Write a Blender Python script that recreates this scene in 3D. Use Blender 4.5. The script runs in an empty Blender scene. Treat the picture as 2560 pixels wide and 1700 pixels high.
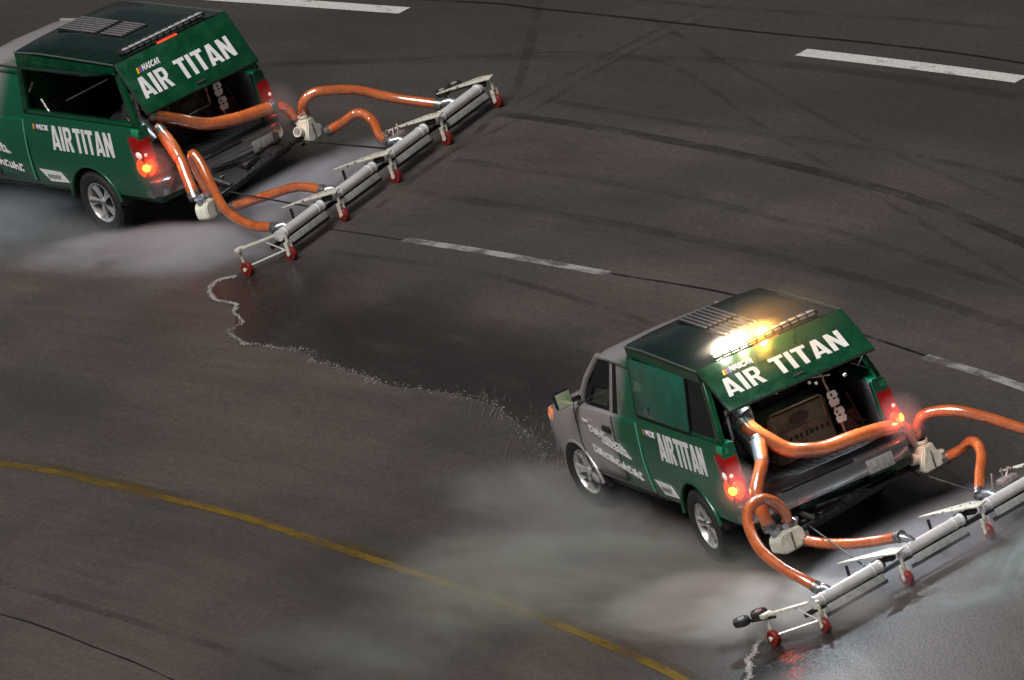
import bpy, bmesh, math, random
from mathutils import Vector, Matrix, Euler, noise
random.seed(7)
S = bpy.context.scene
COL = S.collection
PI = math.pi

# ------------------------------------------------------------ camera, world, lamp, exposure
cam = bpy.data.cameras.new('camera'); cam.sensor_width = 36; cam.lens = 12005.0*36/1024
cam.clip_start = 1; cam.clip_end = 900
cam_o = bpy.data.objects.new('camera', cam); COL.objects.link(cam_o)
cam_o.location = (-113.5388, 38.974, 38.6276); cam_o.rotation_euler = (1.26752, 0.30050, -1.97510)
S.camera = cam_o

SUN_DIR = Vector((-0.40, 0.36, 0.84)).normalized()      # towards the floodlights
w = bpy.data.worlds.new('World'); S.world = w; w.use_nodes = True
nt = w.node_tree; nt.nodes.clear()
wo = nt.nodes.new('ShaderNodeOutputWorld'); bg = nt.nodes.new('ShaderNodeBackground'); sk = nt.nodes.new('ShaderNodeTexSky')
sk.sky_type = 'NISHITA'; sk.sun_disc = False; sk.sun_elevation = math.asin(SUN_DIR.z)
sk.sun_rotation = math.atan2(SUN_DIR.x, SUN_DIR.y)
hs = nt.nodes.new('ShaderNodeHueSaturation'); hs.inputs['Saturation'].default_value = 0.35
nt.links.new(sk.outputs[0], hs.inputs['Color']); nt.links.new(hs.outputs[0], bg.inputs[0]); bg.inputs[1].default_value = 0.012
nt.links.new(bg.outputs[0], wo.inputs[0])
sun = bpy.data.lights.new('floodlight', 'SUN'); sun.energy = 3.4; sun.angle = math.radians(34); sun.color = (1.0, .955, .92)
sun_o = bpy.data.objects.new('floodlight', sun); COL.objects.link(sun_o)
sun_o.rotation_euler = SUN_DIR.to_track_quat('Z', 'Y').to_euler(); sun_o.location = (0, 0, 60)
S.view_settings.view_transform = 'Standard'; S.view_settings.look = 'None'
S.view_settings.exposure = 0; S.view_settings.gamma = 1; S.view_settings.use_curve_mapping = False
S.cycles.volume_step_rate = 1.0; S.cycles.max_bounces = 8; S.cycles.volume_bounces = 1

# ------------------------------------------------------------ helpers
def tag(o, label=None, cat=None, group=None, kind=None):
    if label: o['label'] = label
    if cat: o['category'] = cat
    if group: o['group'] = group
    if kind: o['kind'] = kind
    return o

def mat(name, col, rough=.5, metal=0, coat=0, emit=None, estr=0, alpha=None, trans=0, spec=None):
    m = bpy.data.materials.new(name); m.use_nodes = True
    b = m.node_tree.nodes['Principled BSDF']
    b.inputs['Base Color'].default_value = (*col, 1); b.inputs['Roughness'].default_value = rough
    b.inputs['Metallic'].default_value = metal; b.inputs['Coat Weight'].default_value = coat; b.inputs['Coat Roughness'].default_value = .06
    if emit: b.inputs['Emission Color'].default_value = (*emit, 1); b.inputs['Emission Strength'].default_value = estr
    if alpha is not None: b.inputs['Alpha'].default_value = alpha
    if trans: b.inputs['Transmission Weight'].default_value = trans
    if spec is not None: b.inputs['Specular IOR Level'].default_value = spec
    return m

class N:
    """tiny node helper"""
    def __init__(s, m): s.t = m.node_tree; s.b = s.t.nodes.get('Principled BSDF')
    def new(s, t, **k):
        n = s.t.nodes.new(t)
        for a, v in k.items(): setattr(n, a, v)
        return n
    def link(s, a, b): s.t.links.new(a, b)
    def val(s, sock, v):
        if hasattr(v, 'is_linked') or hasattr(v, 'links'): s.link(v, sock)
        else: sock.default_value = v
    def math(s, op, a, b=0., c=None, clamp=False):
        n = s.new('ShaderNodeMath', operation=op); n.use_clamp = clamp
        s.val(n.inputs[0], a); s.val(n.inputs[1], b)
        if c is not None: s.val(n.inputs[2], c)
        return n.outputs[0]
    def comb(s, x, y, z):
        n = s.new('ShaderNodeCombineXYZ'); s.val(n.inputs[0], x); s.val(n.inputs[1], y); s.val(n.inputs[2], z); return n.outputs[0]
    def noise(s, vec, scale, detail=3, rough=.55, dist=0):
        n = s.new('ShaderNodeTexNoise'); s.link(vec, n.inputs['Vector']); n.inputs['Scale'].default_value = scale
        n.inputs['Detail'].default_value = detail; n.inputs['Roughness'].default_value = rough; n.inputs['Distortion'].default_value = dist
        return n.outputs[0]
    def ramp(s, f, a, b, lo=0., hi=1., smooth=True):
        n = s.new('ShaderNodeMapRange'); n.interpolation_type = 'SMOOTHSTEP' if smooth else 'LINEAR'
        s.val(n.inputs[0], f); n.inputs[1].default_value = a; n.inputs[2].default_value = b; n.inputs[3].default_value = lo; n.inputs[4].default_value = hi
        return n.outputs[0]
    def mix(s, f, a, b):
        n = s.new('ShaderNodeMix', data_type='RGBA'); s.val(n.inputs[0], f)
        for i, v in ((6, a), (7, b)):
            if isinstance(v, tuple): n.inputs[i].default_value = (*v, 1)
            else: s.link(v, n.inputs[i])
        return n.outputs[2]
    def pos(s):
        g = s.new('ShaderNodeNewGeometry'); x = s.new('ShaderNodeSeparateXYZ'); s.link(g.outputs['Position'], x.inputs[0]); return x.outputs
    def obj(s):
        g = s.new('ShaderNodeTexCoord'); x = s.new('ShaderNodeSeparateXYZ'); s.link(g.outputs['Object'], x.inputs[0]); return g.outputs['Object'], x.outputs

def link(name, me, m, parent=None, mtx=None):
    o = bpy.data.objects.new(name, me); COL.objects.link(o)
    if m:
        for mm in (m if isinstance(m, (list, tuple)) else [m]): me.materials.append(mm)
    if parent: o.parent = parent
    if mtx is not None: o.matrix_local = mtx
    return o
def fin(bm, name, m, parent=None, mtx=None, smooth=40):
    bmesh.ops.remove_doubles(bm, verts=bm.verts, dist=1e-5)
    bmesh.ops.recalc_face_normals(bm, faces=bm.faces)
    me = bpy.data.meshes.new(name); bm.to_mesh(me); bm.free()
    if smooth:
        me.polygons.foreach_set('use_smooth', [True]*len(me.polygons))
        me.set_sharp_from_angle(angle=math.radians(smooth))
    return link(name, me, m, parent, mtx)
def add_box(bm, c, s, bev=0, rot=None, seg=2):
    t = bmesh.new(); bmesh.ops.create_cube(t, size=1)
    bmesh.ops.scale(t, vec=s, verts=t.verts)
    if bev: bmesh.ops.bevel(t, geom=t.edges[:], offset=bev, segments=seg, affect='EDGES', profile=.5)
    if rot is not None: bmesh.ops.transform(t, matrix=Euler(rot).to_matrix().to_4x4(), verts=t.verts)
    bmesh.ops.translate(t, vec=c, verts=t.verts); merge(bm, t)
def merge(bm, t):
    me = bpy.data.meshes.new('tmp'); t.to_mesh(me); t.free(); bm.from_mesh(me); bpy.data.meshes.remove(me)
def spline(pts, n=6):
    P = [Vector(p) for p in pts]; out = []
    P = [P[0]*2-P[1]]+P+[P[-1]*2-P[-2]]
    for i in range(1, len(P)-2):
        a, b, c, d = P[i-1:i+3]
        for k in range(n):
            t = k/n
            out.append(.5*((2*b)+(c-a)*t+(2*a-5*b+4*c-d)*t*t+(3*b-a-3*c+d)*t**3))
    out.append(P[-2]); return out
def add_tube(bm, pts, r, seg=12, caps=True, rfun=None):
    pts = [Vector(p) for p in pts]; rings = []; up = None
    for i, p in enumerate(pts):
        d = (pts[min(i+1, len(pts)-1)]-pts[max(i-1, 0)]).normalized()
        if up is None: up = d.orthogonal().normalized()
        up = (up-d*up.dot(d)).normalized(); s = d.cross(up)
        rr = rfun(i/(len(pts)-1)) if rfun else r
        rings.append([bm.verts.new(p+(up*math.cos(a)+s*math.sin(a))*rr) for a in [2*PI*k/seg for k in range(seg)]])
    for a, b in zip(rings, rings[1:]):
        for k in range(seg): bm.faces.new((a[k], a[(k+1) % seg], b[(k+1) % seg], b[k]))
    if caps: bm.faces.new(rings[0]); bm.faces.new(rings[-1][::-1])
def add_loft(bm, secs, close=True, caps=True):
    R = [[bm.verts.new(p) for p in s] for s in secs]; n = len(R[0])
    for a, b in zip(R, R[1:]):
        for k in range(n if close else n-1): bm.faces.new((a[k], a[(k+1) % n], b[(k+1) % n], b[k]))
    if caps and close:
        for s in (R[0], R[-1]):
            bm.faces.new(s)
def add_prism(bm, poly, off, bev=0):
    """polygon (3d pts) extruded by vector off"""
    t = bmesh.new(); off = Vector(off)
    a = [t.verts.new(p) for p in poly]; b = [t.verts.new(Vector(p)+off) for p in poly]; n = len(a)
    t.faces.new(a); t.faces.new(b[::-1])
    for k in range(n): t.faces.new((a[k], b[k], b[(k+1) % n], a[(k+1) % n]))
    if bev:
        bmesh.ops.recalc_face_normals(t, faces=t.faces)
        bmesh.ops.bevel(t, geom=t.edges[:], offset=bev, segments=2, affect='EDGES', profile=.5)
    merge(bm, t)
def add_lathe(bm, prof, seg, c, axis='Y'):
    rings = []
    for r, h in prof:
        ring = []
        for k in range(seg):
            a = 2*PI*k/seg
            v = (r*math.cos(a), h, r*math.sin(a)) if axis == 'Y' else (r*math.cos(a), r*math.sin(a), h)
            ring.append(bm.verts.new(Vector(v)+Vector(c)))
        rings.append(ring)
    for a, b in zip(rings, rings[1:]):
        for k in range(seg): bm.faces.new((a[k], a[(k+1) % seg], b[(k+1) % seg], b[k]))
def empty(name, loc, rz=0):
    o = bpy.data.objects.new(name, None); COL.objects.link(o); o.location = loc; o.rotation_euler = (0, 0, rz); o.empty_display_size = .3; return o
def boolean(o, cut):
    md = o.modifiers.new('cut', 'BOOLEAN'); md.object = cut; md.solver = 'EXACT'; md.operation = 'DIFFERENCE'
    bpy.context.view_layer.update()
    dg = bpy.context.evaluated_depsgraph_get(); me = bpy.data.meshes.new_from_object(o.evaluated_get(dg))
    o.modifiers.clear(); o.data = me; bpy.data.objects.remove(cut)
    me.polygons.foreach_set('use_smooth', [True]*len(me.polygons)); me.set_sharp_from_angle(angle=math.radians(35))
def text_mesh(txt, name, m, parent, mtx, origin, ux, uy, w_, h_, bold=.03, shear=0, spacing=1.0, thick=.003):
    """lettering laid on a plane: origin = lower left, ux/uy unit directions, fitted to w_ x h_"""
    cu = bpy.data.curves.new('t', 'FONT'); cu.body = txt; cu.offset = bold; cu.space_character = spacing; cu.resolution_u = 3
    o = bpy.data.objects.new('t', cu); COL.objects.link(o); bpy.context.view_layer.update()
    me = bpy.data.meshes.new_from_object(o.evaluated_get(bpy.context.evaluated_depsgraph_get()))
    bpy.data.objects.remove(o); bpy.data.curves.remove(cu)
    xs = [v.co.x for v in me.vertices]; ys = [v.co.y for v in me.vertices]
    x0, x1, y0, y1 = min(xs), max(xs), min(ys), max(ys)
    ux, uy, origin = Vector(ux), Vector(uy), Vector(origin)
    bm = bmesh.new(); bm.from_mesh(me); bpy.data.meshes.remove(me)
    nz = ux.cross(uy).normalized()
    r = bmesh.ops.extrude_face_region(bm, geom=bm.faces[:]); ev = {v for v in r['geom'] if isinstance(v, bmesh.types.BMVert)}
    for v in bm.verts:
        a = (v.co.x-x0)/(x1-x0); b = (v.co.y-y0)/(y1-y0)
        v.co = origin+ux*(a*w_+shear*b*h_)+uy*(b*h_)+(nz*thick if v in ev else Vector())
    return fin(bm, name, m, parent, mtx, smooth=0)

GLYPH = {
 'A': (.62, [[(0, 0), (.17, 0), (.235, .30), (.31, .72), (.31, 1), (.20, 1)], [(.45, 0), (.62, 0), (.42, 1), (.31, 1), (.31, .72), (.385, .30)], [(.2, .14), (.42, .14), (.385, .30), (.235, .30)]]),
 'I': (.22, [[(.02, 0), (.20, 0), (.20, 1), (.02, 1)]]),
 'R': (.56, [[(.02, 0), (.19, 0), (.19, 1), (.02, 1)], [(.19, .84), (.36, .84), (.42, 1), (.19, 1)], [(.36, .84), (.38, .80), (.55, .84), (.50, .95), (.42, 1)], [(.38, .80), (.38, .62), (.55, .58), (.55, .84)], [(.38, .62), (.36, .56), (.48, .49), (.55, .58)], [(.19, .40), (.40, .40), (.48, .49), (.36, .56), (.19, .56)], [(.26, .40), (.38, 0), (.56, 0), (.44, .36), (.40, .40)]]),
 'T': (.52, [[(.17, 0), (.35, 0), (.35, .83), (.17, .83)], [(0, .83), (.52, .83), (.52, 1), (0, 1)]]),
 'N': (.60, [[(.02, 0), (.19, 0), (.19, .55), (.19, 1), (.02, 1)], [(.41, 0), (.58, 0), (.58, 1), (.41, 1), (.41, .45)], [(.19, .55), (.41, 0), (.41, .45), (.19, 1)]])}
def block_text(txt, name, m, parent, mtx, origin, ux, uy, w_, h_, gap=.06, thick=.004):
    """heavy condensed block capitals, each letter a raised vinyl piece"""
    tot = sum(GLYPH[c][0] for c in txt)+gap*(len(txt)-1); k = w_/tot; ux, uy, origin = Vector(ux), Vector(uy), Vector(origin)
    nz = ux.cross(uy).normalized(); x = 0
    for c in txt:
        bm = bmesh.new()
        for pl in GLYPH[c][1]: add_prism(bm, [origin+ux*((x+a)*k)+uy*(b*h_) for a, b in pl], nz*thick)
        fin(bm, name, m, parent, mtx, smooth=0); x += GLYPH[c][0]+gap

# ------------------------------------------------------------ materials
def paint():
    """pickup wrap: silver front fading into metallic green behind the door"""
    m = mat('truck_wrap', (.0, .1, .05), .34, .0, .55); n = N(m); v, xyz = n.obj()
    edge = n.math('ADD', xyz[0], n.math('MULTIPLY', xyz[2], .35))
    f = n.ramp(edge, 2.04, 2.5)
    fl = n.noise(v, 260, 1)
    g = n.mix(n.ramp(fl, .35, .65), (.003, .088, .040), (.006, .130, .062))
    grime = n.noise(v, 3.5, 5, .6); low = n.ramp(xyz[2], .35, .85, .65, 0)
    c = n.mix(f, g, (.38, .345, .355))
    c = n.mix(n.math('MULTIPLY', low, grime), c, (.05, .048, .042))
    n.link(c, n.b.inputs['Base Color']); n.link(n.ramp(grime, .3, .7, .26, .42), n.b.inputs['Roughness'])
    n.b.inputs['Metallic'].default_value = .25
    return m
PAINT = paint()
def speck(name, c1, c2, scale, rough, metal=0, coat=0, bump=0.):
    m = mat(name, c1, rough, metal, coat); n = N(m); v, _ = n.obj()
    f = n.ramp(n.noise(v, scale, 5, .6), .35, .68); n.link(n.mix(f, c1, c2), n.b.inputs['Base Color'])
    n.link(n.ramp(f, 0, 1, rough*.8, min(1, rough*1.25)), n.b.inputs['Roughness'])
    if bump:
        b = n.new('ShaderNodeBump'); b.inputs['Strength'].default_value = bump; b.inputs['Distance'].default_value = .01
        n.link(n.noise(v, scale*4, 3), b.inputs['Height']); n.link(b.outputs[0], n.b.inputs['Normal'])
    return m
GREEN = speck('cap_green', (.002, .054, .020), (.004, .076, .030), 5, .34, .15, .6)
ROOF = speck('cap_roof_dark', (.002, .012, .009), (.004, .022, .015), 6, .16, 0, .6)
GREENSIDE = speck('side_panel_green', (.010, .115, .075), (.016, .16, .11), 3, .2, .2, .5)
BLACK = speck('black_trim', (.008, .008, .008), (.020, .020, .020), 20, .45)
LINER = speck('bed_liner', (.010, .010, .011), (.024, .023, .022), 30, .7, bump=.3)
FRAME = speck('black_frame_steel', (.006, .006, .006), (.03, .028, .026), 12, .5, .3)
CHROME = speck('chrome', (.40, .40, .42), (.28, .28, .30), 8, .2, .9)
ALU = speck('aluminium_tube', (.86, .85, .84), (.70, .69, .69), 5, .28, .30, .6)
ALU2 = speck('aluminium_blade', (.44, .44, .43), (.30, .30, .29), 14, .4, .3)
GLASS = mat('tinted_glass', (.006, .008, .009), .05, 0, 0, spec=.6, alpha=.72)
GLASSB = mat('dark_glass', (.004, .006, .006), .06, 0, 0, spec=.6)
WHITE = speck('white_vinyl', (.80, .80, .80), (.66, .67, .66), 10, .5)
OFFW = speck('manifold_plastic', (.82, .81, .68), (.64, .64, .52), 14, .42)
def hose_mat():
    m = mat('orange_hose', (.55, .12, .02), .22, 0, 1.); n = N(m); v, xyz = n.obj()
    f = n.ramp(n.noise(v, 6, 4), .3, .7)
    dirt = n.ramp(n.noise(v, 2.6, 6, .7), .50, .72, 0, .45)
    n.link(n.mix(dirt, n.mix(f, (.50, .098, .018), (.64, .155, .034)), (.16, .06, .03)), n.b.inputs['Base Color'])
    n.link(n.ramp(n.noise(v, 20, 3), .3, .7, .2, .36), n.b.inputs['Roughness'])
    return m
HOSE = hose_mat(); HOSE.node_tree.nodes['Principled BSDF'].inputs['Coat IOR'].default_value = 2.5; HOSE.node_tree.nodes['Principled BSDF'].inputs['Coat Roughness'].default_value = .17
BAND = speck('hose_clamp', (.45, .44, .43), (.12, .11, .11), 30, .35, .8)
GALV = speck('galvanised_duct', (.55, .58, .62), (.35, .38, .42), 12, .3, .8)
RUBBER = speck('tyre_rubber', (.010, .010, .010), (.022, .021, .020), 25, .75, bump=.2)
ALLOY = speck('alloy_rim', (.60, .60, .60), (.42, .42, .42), 12, .3, .45)
REDW = speck('red_castor_rubber', (.24, .014, .010), (.10, .010, .008), 20, .5)
YEL = speck('zinc_bracket', (.80, .78, .66), (.50, .48, .40), 26, .4, .15)
TAN = speck('tan_housing', (.20, .17, .12), (.10, .088, .066), 7, .5, .1)
MIRR = mat('mirror_glass', (.55, .66, .42), .22, .6)
LOUV = speck('vent_louvre', (.30, .29, .30), (.20, .19, .20), 16, .4, .4)
RED_L = mat('tail_lens_red', (.55, .03, .008), .2, 0, .5, emit=(1, .075, .006), estr=1.2)
RED_DIM = mat('tail_lens_top', (.20, .003, .002), .14, 0, .5, emit=(1, .01, .004), estr=.05)
CLEAR = mat('reverse_lens', (.8, .74, .72), .2, 0, .5, emit=(1, .60, .52), estr=.45)
BULB = mat('tail_bulb', (1, .6, .1), .3, emit=(1, .50, .045), estr=2.2)
BRAKE3 = mat('roof_brake_lens', (.6, .02, .02), .3, emit=(1, .045, .02), estr=1.6)
AMBER = mat('amber_beacon', (1, .5, .08), .3, emit=(1, .36, .04), estr=5)
WHOT = mat('white_beacon', (1, .95, .85), .3, emit=(1, .86, .62), estr=14)
LEDOFF = mat('beacon_lens_unlit', (.62, .62, .66), .15, .3, .6)
LEDOFF2 = mat('beacon_housing', (.03, .03, .034), .25, 0, .5)
ORANGE_T = mat('turn_lens', (.7, .16, .05), .25, 0, .5, emit=(1, .25, .08), estr=.35)

# ------------------------------------------------------------ ground
KC = .0064
def asphalt(name, wet=0., extra=None):
    m = mat(name, (.06, .055, .052), .8); n = N(m); p = n.pos()
    wx = n.math('SUBTRACT', p[1], n.math('MULTIPLY', n.math('POWER', n.math('ADD', p[0], 1.5), 2.), KC))
    st = n.comb(n.math('MULTIPLY', p[0], .055), wx, 0.)
    flat = n.comb(p[0], p[1], 0.)
    streak = n.noise(st, 1.1, 5, .62)          # long racing-groove streaks
    fine = n.noise(n.comb(n.math('MULTIPLY', p[0], .03), wx, 3.), 9, 3, .6)
    blot = n.noise(flat, .22, 4, .55)
    grain = n.noise(flat, 34, 2, .7)
    grain2 = n.noise(flat, 11, 2, .6)
    base = n.mix(n.ramp(streak, .30, .70), (.068, .053, .046), (.094, .076, .067))
    base = n.mix(n.ramp(fine, .42, .72, 0, .22), base, (.044, .039, .036))
    base = n.mix(n.ramp(blot, .38, .64, 0, .62), base, (.040, .036, .033))
    # rubbered-in racing groove on the outer lanes, darkened further to paint in floodlight falloff
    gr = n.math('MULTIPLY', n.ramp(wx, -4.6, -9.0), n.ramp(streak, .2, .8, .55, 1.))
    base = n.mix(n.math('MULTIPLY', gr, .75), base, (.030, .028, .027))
    g = n.math('ADD', n.ramp(grain, .25, .75, .62, 1.38, False), n.ramp(grain2, .25, .75, -.20, .20, False))
    mul = n.new('ShaderNodeMix', data_type='RGBA', blend_type='MULTIPLY'); mul.inputs[0].default_value = 1
    n.link(base, mul.inputs[6]); cg = n.new('ShaderNodeCombineColor')
    for i in range(3): n.link(g, cg.inputs[i])
    n.link(cg.outputs[0], mul.inputs[7]); c = mul.outputs[2]
    # damp patches: darker and smoother
    damp = n.ramp(n.noise(n.comb(n.math('MULTIPLY', p[0], .25), wx, 7.), .55, 4, .6), .42, .66)
    c = n.mix(n.math('MULTIPLY', damp, .30), c, (.030, .029, .027))
    n.link(c, n.b.inputs['Base Color'])
    n.link(n.math('SUBTRACT', n.ramp(grain, .2, .8, .74, .56), n.math('MULTIPLY', damp, .16)), n.b.inputs['Roughness'])
    bp = n.new('ShaderNodeBump'); bp.inputs['Strength'].default_value = .5; bp.inputs['Distance'].default_value = .012
    n.link(grain, bp.inputs['Height']); n.link(bp.outputs[0], n.b.inputs['Normal'])
    return m
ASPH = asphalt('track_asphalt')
bm = bmesh.new()
L = 400; NN = 20
vs = [[bm.verts.new((-L+2*L*i/NN, -L+2*L*j/NN, 0)) for j in range(NN+1)] for i in range(NN+1)]
for i in range(NN):
    for j in range(NN): bm.faces.new((vs[i][j], vs[i+1][j], vs[i+1][j+1], vs[i][j+1]))
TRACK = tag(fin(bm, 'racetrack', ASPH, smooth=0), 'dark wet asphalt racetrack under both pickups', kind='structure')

def wcurve(x, w0): return w0+KC*(x+1.5)**2
def strip(name, pts, half, z, m, jit=0.):
    """flat painted strip along pts (xy); half = half width or function of t"""
    bm = bmesh.new(); pr = None; P = [Vector((p[0], p[1], 0)) for p in pts]
    for i, p in enumerate(P):
        d = (P[min(i+1, len(P)-1)]-P[max(i-1, 0)]).normalized(); s = Vector((-d.y, d.x, 0))
        t = i/(len(P)-1); h = half(t) if callable(half) else half
        a = bm.verts.new(p+s*(h+random.uniform(-jit, jit))+Vector((0, 0, z))); b = bm.verts.new(p-s*(h+random.uniform(-jit, jit))+Vector((0, 0, z)))
        if pr: bm.faces.new((pr[0], pr[1], b, a))
        pr = (a, b)
    for f in bm.faces:
        pass
    return fin(bm, name, m, TRACK, smooth=0)
def worn(name, col, keep, scale=9., rough=.55, stretch=.3, floor=(0., 1.)):
    """paint or stain with worn gaps; the gaps show the asphalt below through transparency"""
    m = mat(name, col, rough); n = N(m); p = n.pos()
    wx = n.math('SUBTRACT', p[1], n.math('MULTIPLY', n.math('POWER', n.math('ADD', p[0], 1.5), 2.), KC))
    v = n.comb(n.math('MULTIPLY', p[0], stretch), wx, 0.)
    f = n.noise(v, scale, 5, .65); a = n.ramp(f, keep-.12, keep+.12, floor[1], floor[0])
    n.link(a, n.b.inputs['Alpha'])
    g = n.noise(n.comb(p[0], p[1], 0.), 22, 3, .6)
    n.link(n.mix(n.ramp(g, .3, .7), col, tuple(c*.72 for c in col)), n.b.inputs['Base Color'])
    return m
PWHITE = worn('white_road_paint', (.62, .60, .58), .66)
PWORN = worn('worn_white_paint', (.40, .385, .37), .50, 5., floor=(.12, .92))
PYEL = worn('yellow_road_paint', (.200, .125, .012), .50, 3., floor=(.25, .85))
PFRINGE = worn('yellow_overpaint', (.11, .075, .018), .44, 2., floor=(.05, .6))
SEAMM = worn('seam_tar', (.010, .009, .009), .58, 3., .4, floor=(.15, .9))
SKID = worn('tyre_rubber_mark', (.012, .011, .011), .54, 2.2, .5, floor=(.06, .36))
SKID2 = worn('faint_rubber_mark', (.014, .013, .013), .50, 2.2, .5, floor=(.02, .19))
def seg(w0, x0, x1, n=14, slope=0): return [(x0+(x1-x0)*i/n, wcurve(x0+(x1-x0)*i/n, w0)+slope*(x0+(x1-x0)*i/n-x0)) for i in range(n+1)]
def line2(p0, p1, n=14):
    return [(p0[0]+(p1[0]-p0[0])*i/n, p0[1]+(p1[1]-p0[1])*i/n) for i in range(n+1)]
def fit3(pts, n=8): return [(q.x, q.y) for q in spline([(x, y, 0) for x, y in pts], n)]
# white lane dashes: (points, halfwidth)
for k, (pts, m_, h_) in enumerate([
    (fit3([(15.25, -1.68), (13.2, -2.07), (10.85, -2.47)]), PWORN, .06),
    (fit3([(15.95, -7.33), (13.7, -7.78), (11.45, -8.2)]), PWHITE, .10),
    (fit3([(28.6, -4.4), (26.6, -4.93), (24.4, -5.5)]), PWHITE, .10),
    (fit3([(3.5, -3.18), (1.5, -3.30), (-1.0, -3.33)]), PWORN, .06),
    (fit3([(25.4, .45), (24.2, .27), (22.9, .0)]), PWORN, .06),
    (fit3([(7.9, -8.75), (5.9, -8.95), (3.4, -9.1)]), PWHITE, .09),
    (fit3([(-6.2, -3.2), (-8.3, -3.05), (-10.4, -2.8)]), PWORN, .06)]):
    o = strip('lane_dash', pts, h_, .008, m_)
YL = [(24, 7.3), (18, 5.4), (13.4, 4.36), (12.16, 4.08), (10.44, 3.81), (7.97, 3.43), (4.72, 3.13), (2.72, 2.95), (.75, 2.82), (-1.39, 2.73), (-3.03, 2.72), (-8, 2.9)]
strip('yellow_line', fit3(YL), .055, .008, PYEL, .006)
strip('line_fringe_coat', fit3([(x, y-.07) for x, y in YL]), .09, .004, PFRINGE, .01)  # duller yellow overpaint fringe along one side of the line
# construction seams
for pts, h_ in [([(30, 1.8), (24, .3), (17.4, -1.22), (15.3, -1.66)], .014), ([(10.8, -2.5), (8.18, -2.95), (5.33, -3.12), (3.5, -3.2)], .018), ([(32, -3.4), (24.32, -5.89), (21.82, -6.5), (18.01, -7.3), (12.0, -8.5), (4, -9.2)], .022),
                ([(12, 7.1), (8.14, 6.32), (5.73, 6.09), (3.59, 5.97), (-2, 5.9)], .013)]:
    strip('tar_seam', fit3(pts), h_, .004, SEAMM, .004)
# tyre marks laid across the lanes
for pts, h_, m_ in [([(18.6, -4.36), (15.25, -4.93), (10.14, -5.5), (5.77, -5.52), (-4, -5.0)], .075, SKID),
                    ([(18.3, -4.9), (14.8, -5.45), (10.1, -6.3), (6, -6.55), (0, -6.6)], .055, SKID2),
                    ([(22, -4.9), (18.26, -6.25), (13.19, -5.75), (4.64, -4.9), (-2, -4.4)], .035, SKID2),
                    ([(20, -7.0), (16, -6.6), (11, -6.2), (4, -6.0)], .04, SKID2),
                    ([(16.9, -2.0), (18.25, -3.93), (18.7, -4.59), (18.95, -5.57), (19.25, -7.08), (19.3, -8.5)], .06, SKID2), ([(17.3, -2.3), (17.86, -3.52), (18.04, -4.43), (18.75, -6.2), (18.9, -8)], .06, SKID2),
                    ([(24, -7.2), (22.48, -6.58), (19.31, -4.91), (18.0, -3.73)], .07, SKID2),
                    ([(26, -6.4), (20, -7.4), (14, -8.9), (8, -9.6)], .05, SKID2),
                    ([(16, -1.0), (12.5, -1.7), (8, -2.0), (3, -1.9), (-3, -1.4)], .05, SKID2),
                    ([(17, -2.5), (12.5, -3.3), (8, -3.9), (2, -4.2), (-4, -4.2)], .08, SKID2),
                    ([(17.5, -3.3), (13, -4.1), (8, -4.6), (2, -4.8)], .06, SKID2),
                    
                    ([(12, 6.3), (6, 5.5), (0, 4.9), (-6, 4.8)], .06, SKID2),
                    ([(26, -3.0), (20, -5.6), (15, -7.2), (8, -8.3)], .09, SKID2)]:
    strip('tyre_mark', fit3(pts), h_, .0055, m_, .006)

# ------------------------------------------------------------ standing water behind the foam edge, and the foam
FOAM = [(16.55, .02), (16.62, .28), (16.25, .48), (15.69, .46), (15.1, .62), (14.42, .9), (14.1, 1.0), (13.74, .98), (13.3, .78), (12.71, .70), (12.1, .74), (11.5, .70), (10.8, .62), (10.17, .60), (9.4, .40), (8.65, .27), (8.0, .22), (7.36, .28), (6.6, .38), (5.93, .50), (5.2, .75)]
def wetmat(name, x0, x1, y0):
    m = mat(name, (.022, .020, .019), .25); n = N(m); p = n.pos()
    at = n.new('ShaderNodeAttribute'); at.attribute_name = 'wet'
    nz = n.noise(n.comb(n.math('MULTIPLY', p[0], .35), n.math('MULTIPLY', p[1], 1.4), 0.), 1.6, 5, .6)
    a = n.math('MULTIPLY', at.outputs['Fac'], n.ramp(nz, .25, .55, .45, 1.))
    n.link(n.math('MULTIPLY', a, .72, clamp=True), n.b.inputs['Alpha'])
    gr = n.noise(n.comb(p[0], p[1], 0.), 18, 3, .6)
    n.link(n.ramp(gr, .3, .75, .10, .32), n.b.inputs['Roughness'])
    bp = n.new('ShaderNodeBump'); bp.inputs['Strength'].default_value = .25; bp.inputs['Distance'].default_value = .01
    n.link(gr, bp.inputs['Height']); n.link(bp.outputs[0], n.b.inputs['Normal'])
    n.link(n.mix(n.ramp(gr, .3, .7), (.018, .015, .015), (.034, .029, .028)), n.b.inputs['Base Color'])
    return m
def water(name, edge, widths, label):
    bm = bmesh.new(); lay = bm.verts.layers.float.new('wet'); E = spline([(x, y, 0) for x, y in edge], 4); rows = []
    cols = [(0, .75), (.12, .95), (.35, .9), (.7, .42), (1., 0.)]
    for i, e in enumerate(E):
        t = i/(len(E)-1); wd = widths(t); row = []
        endf = min(1, t*8+.25, (1-t)*5)
        for u, a in cols:
            v = bm.verts.new((e.x-.10*wd*u, e.y-wd*u, .0065)); v[lay] = a*max(0, endf); row.append(v)
        rows.append(row)
    for a, b in zip(rows, rows[1:]):
        for k in range(4): bm.faces.new((a[k], b[k], b[k+1], a[k+1]))
    o = fin(bm, name, wetmat(name+'_film', 0, 0, 0), smooth=0)
    return tag(o, label, kind='structure')
water('water_film', FOAM, lambda t: .7+1.6*math.sin(PI*min(1, t*1.05))**.7, 'dark wet water film between foam edge and swept track')
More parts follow.
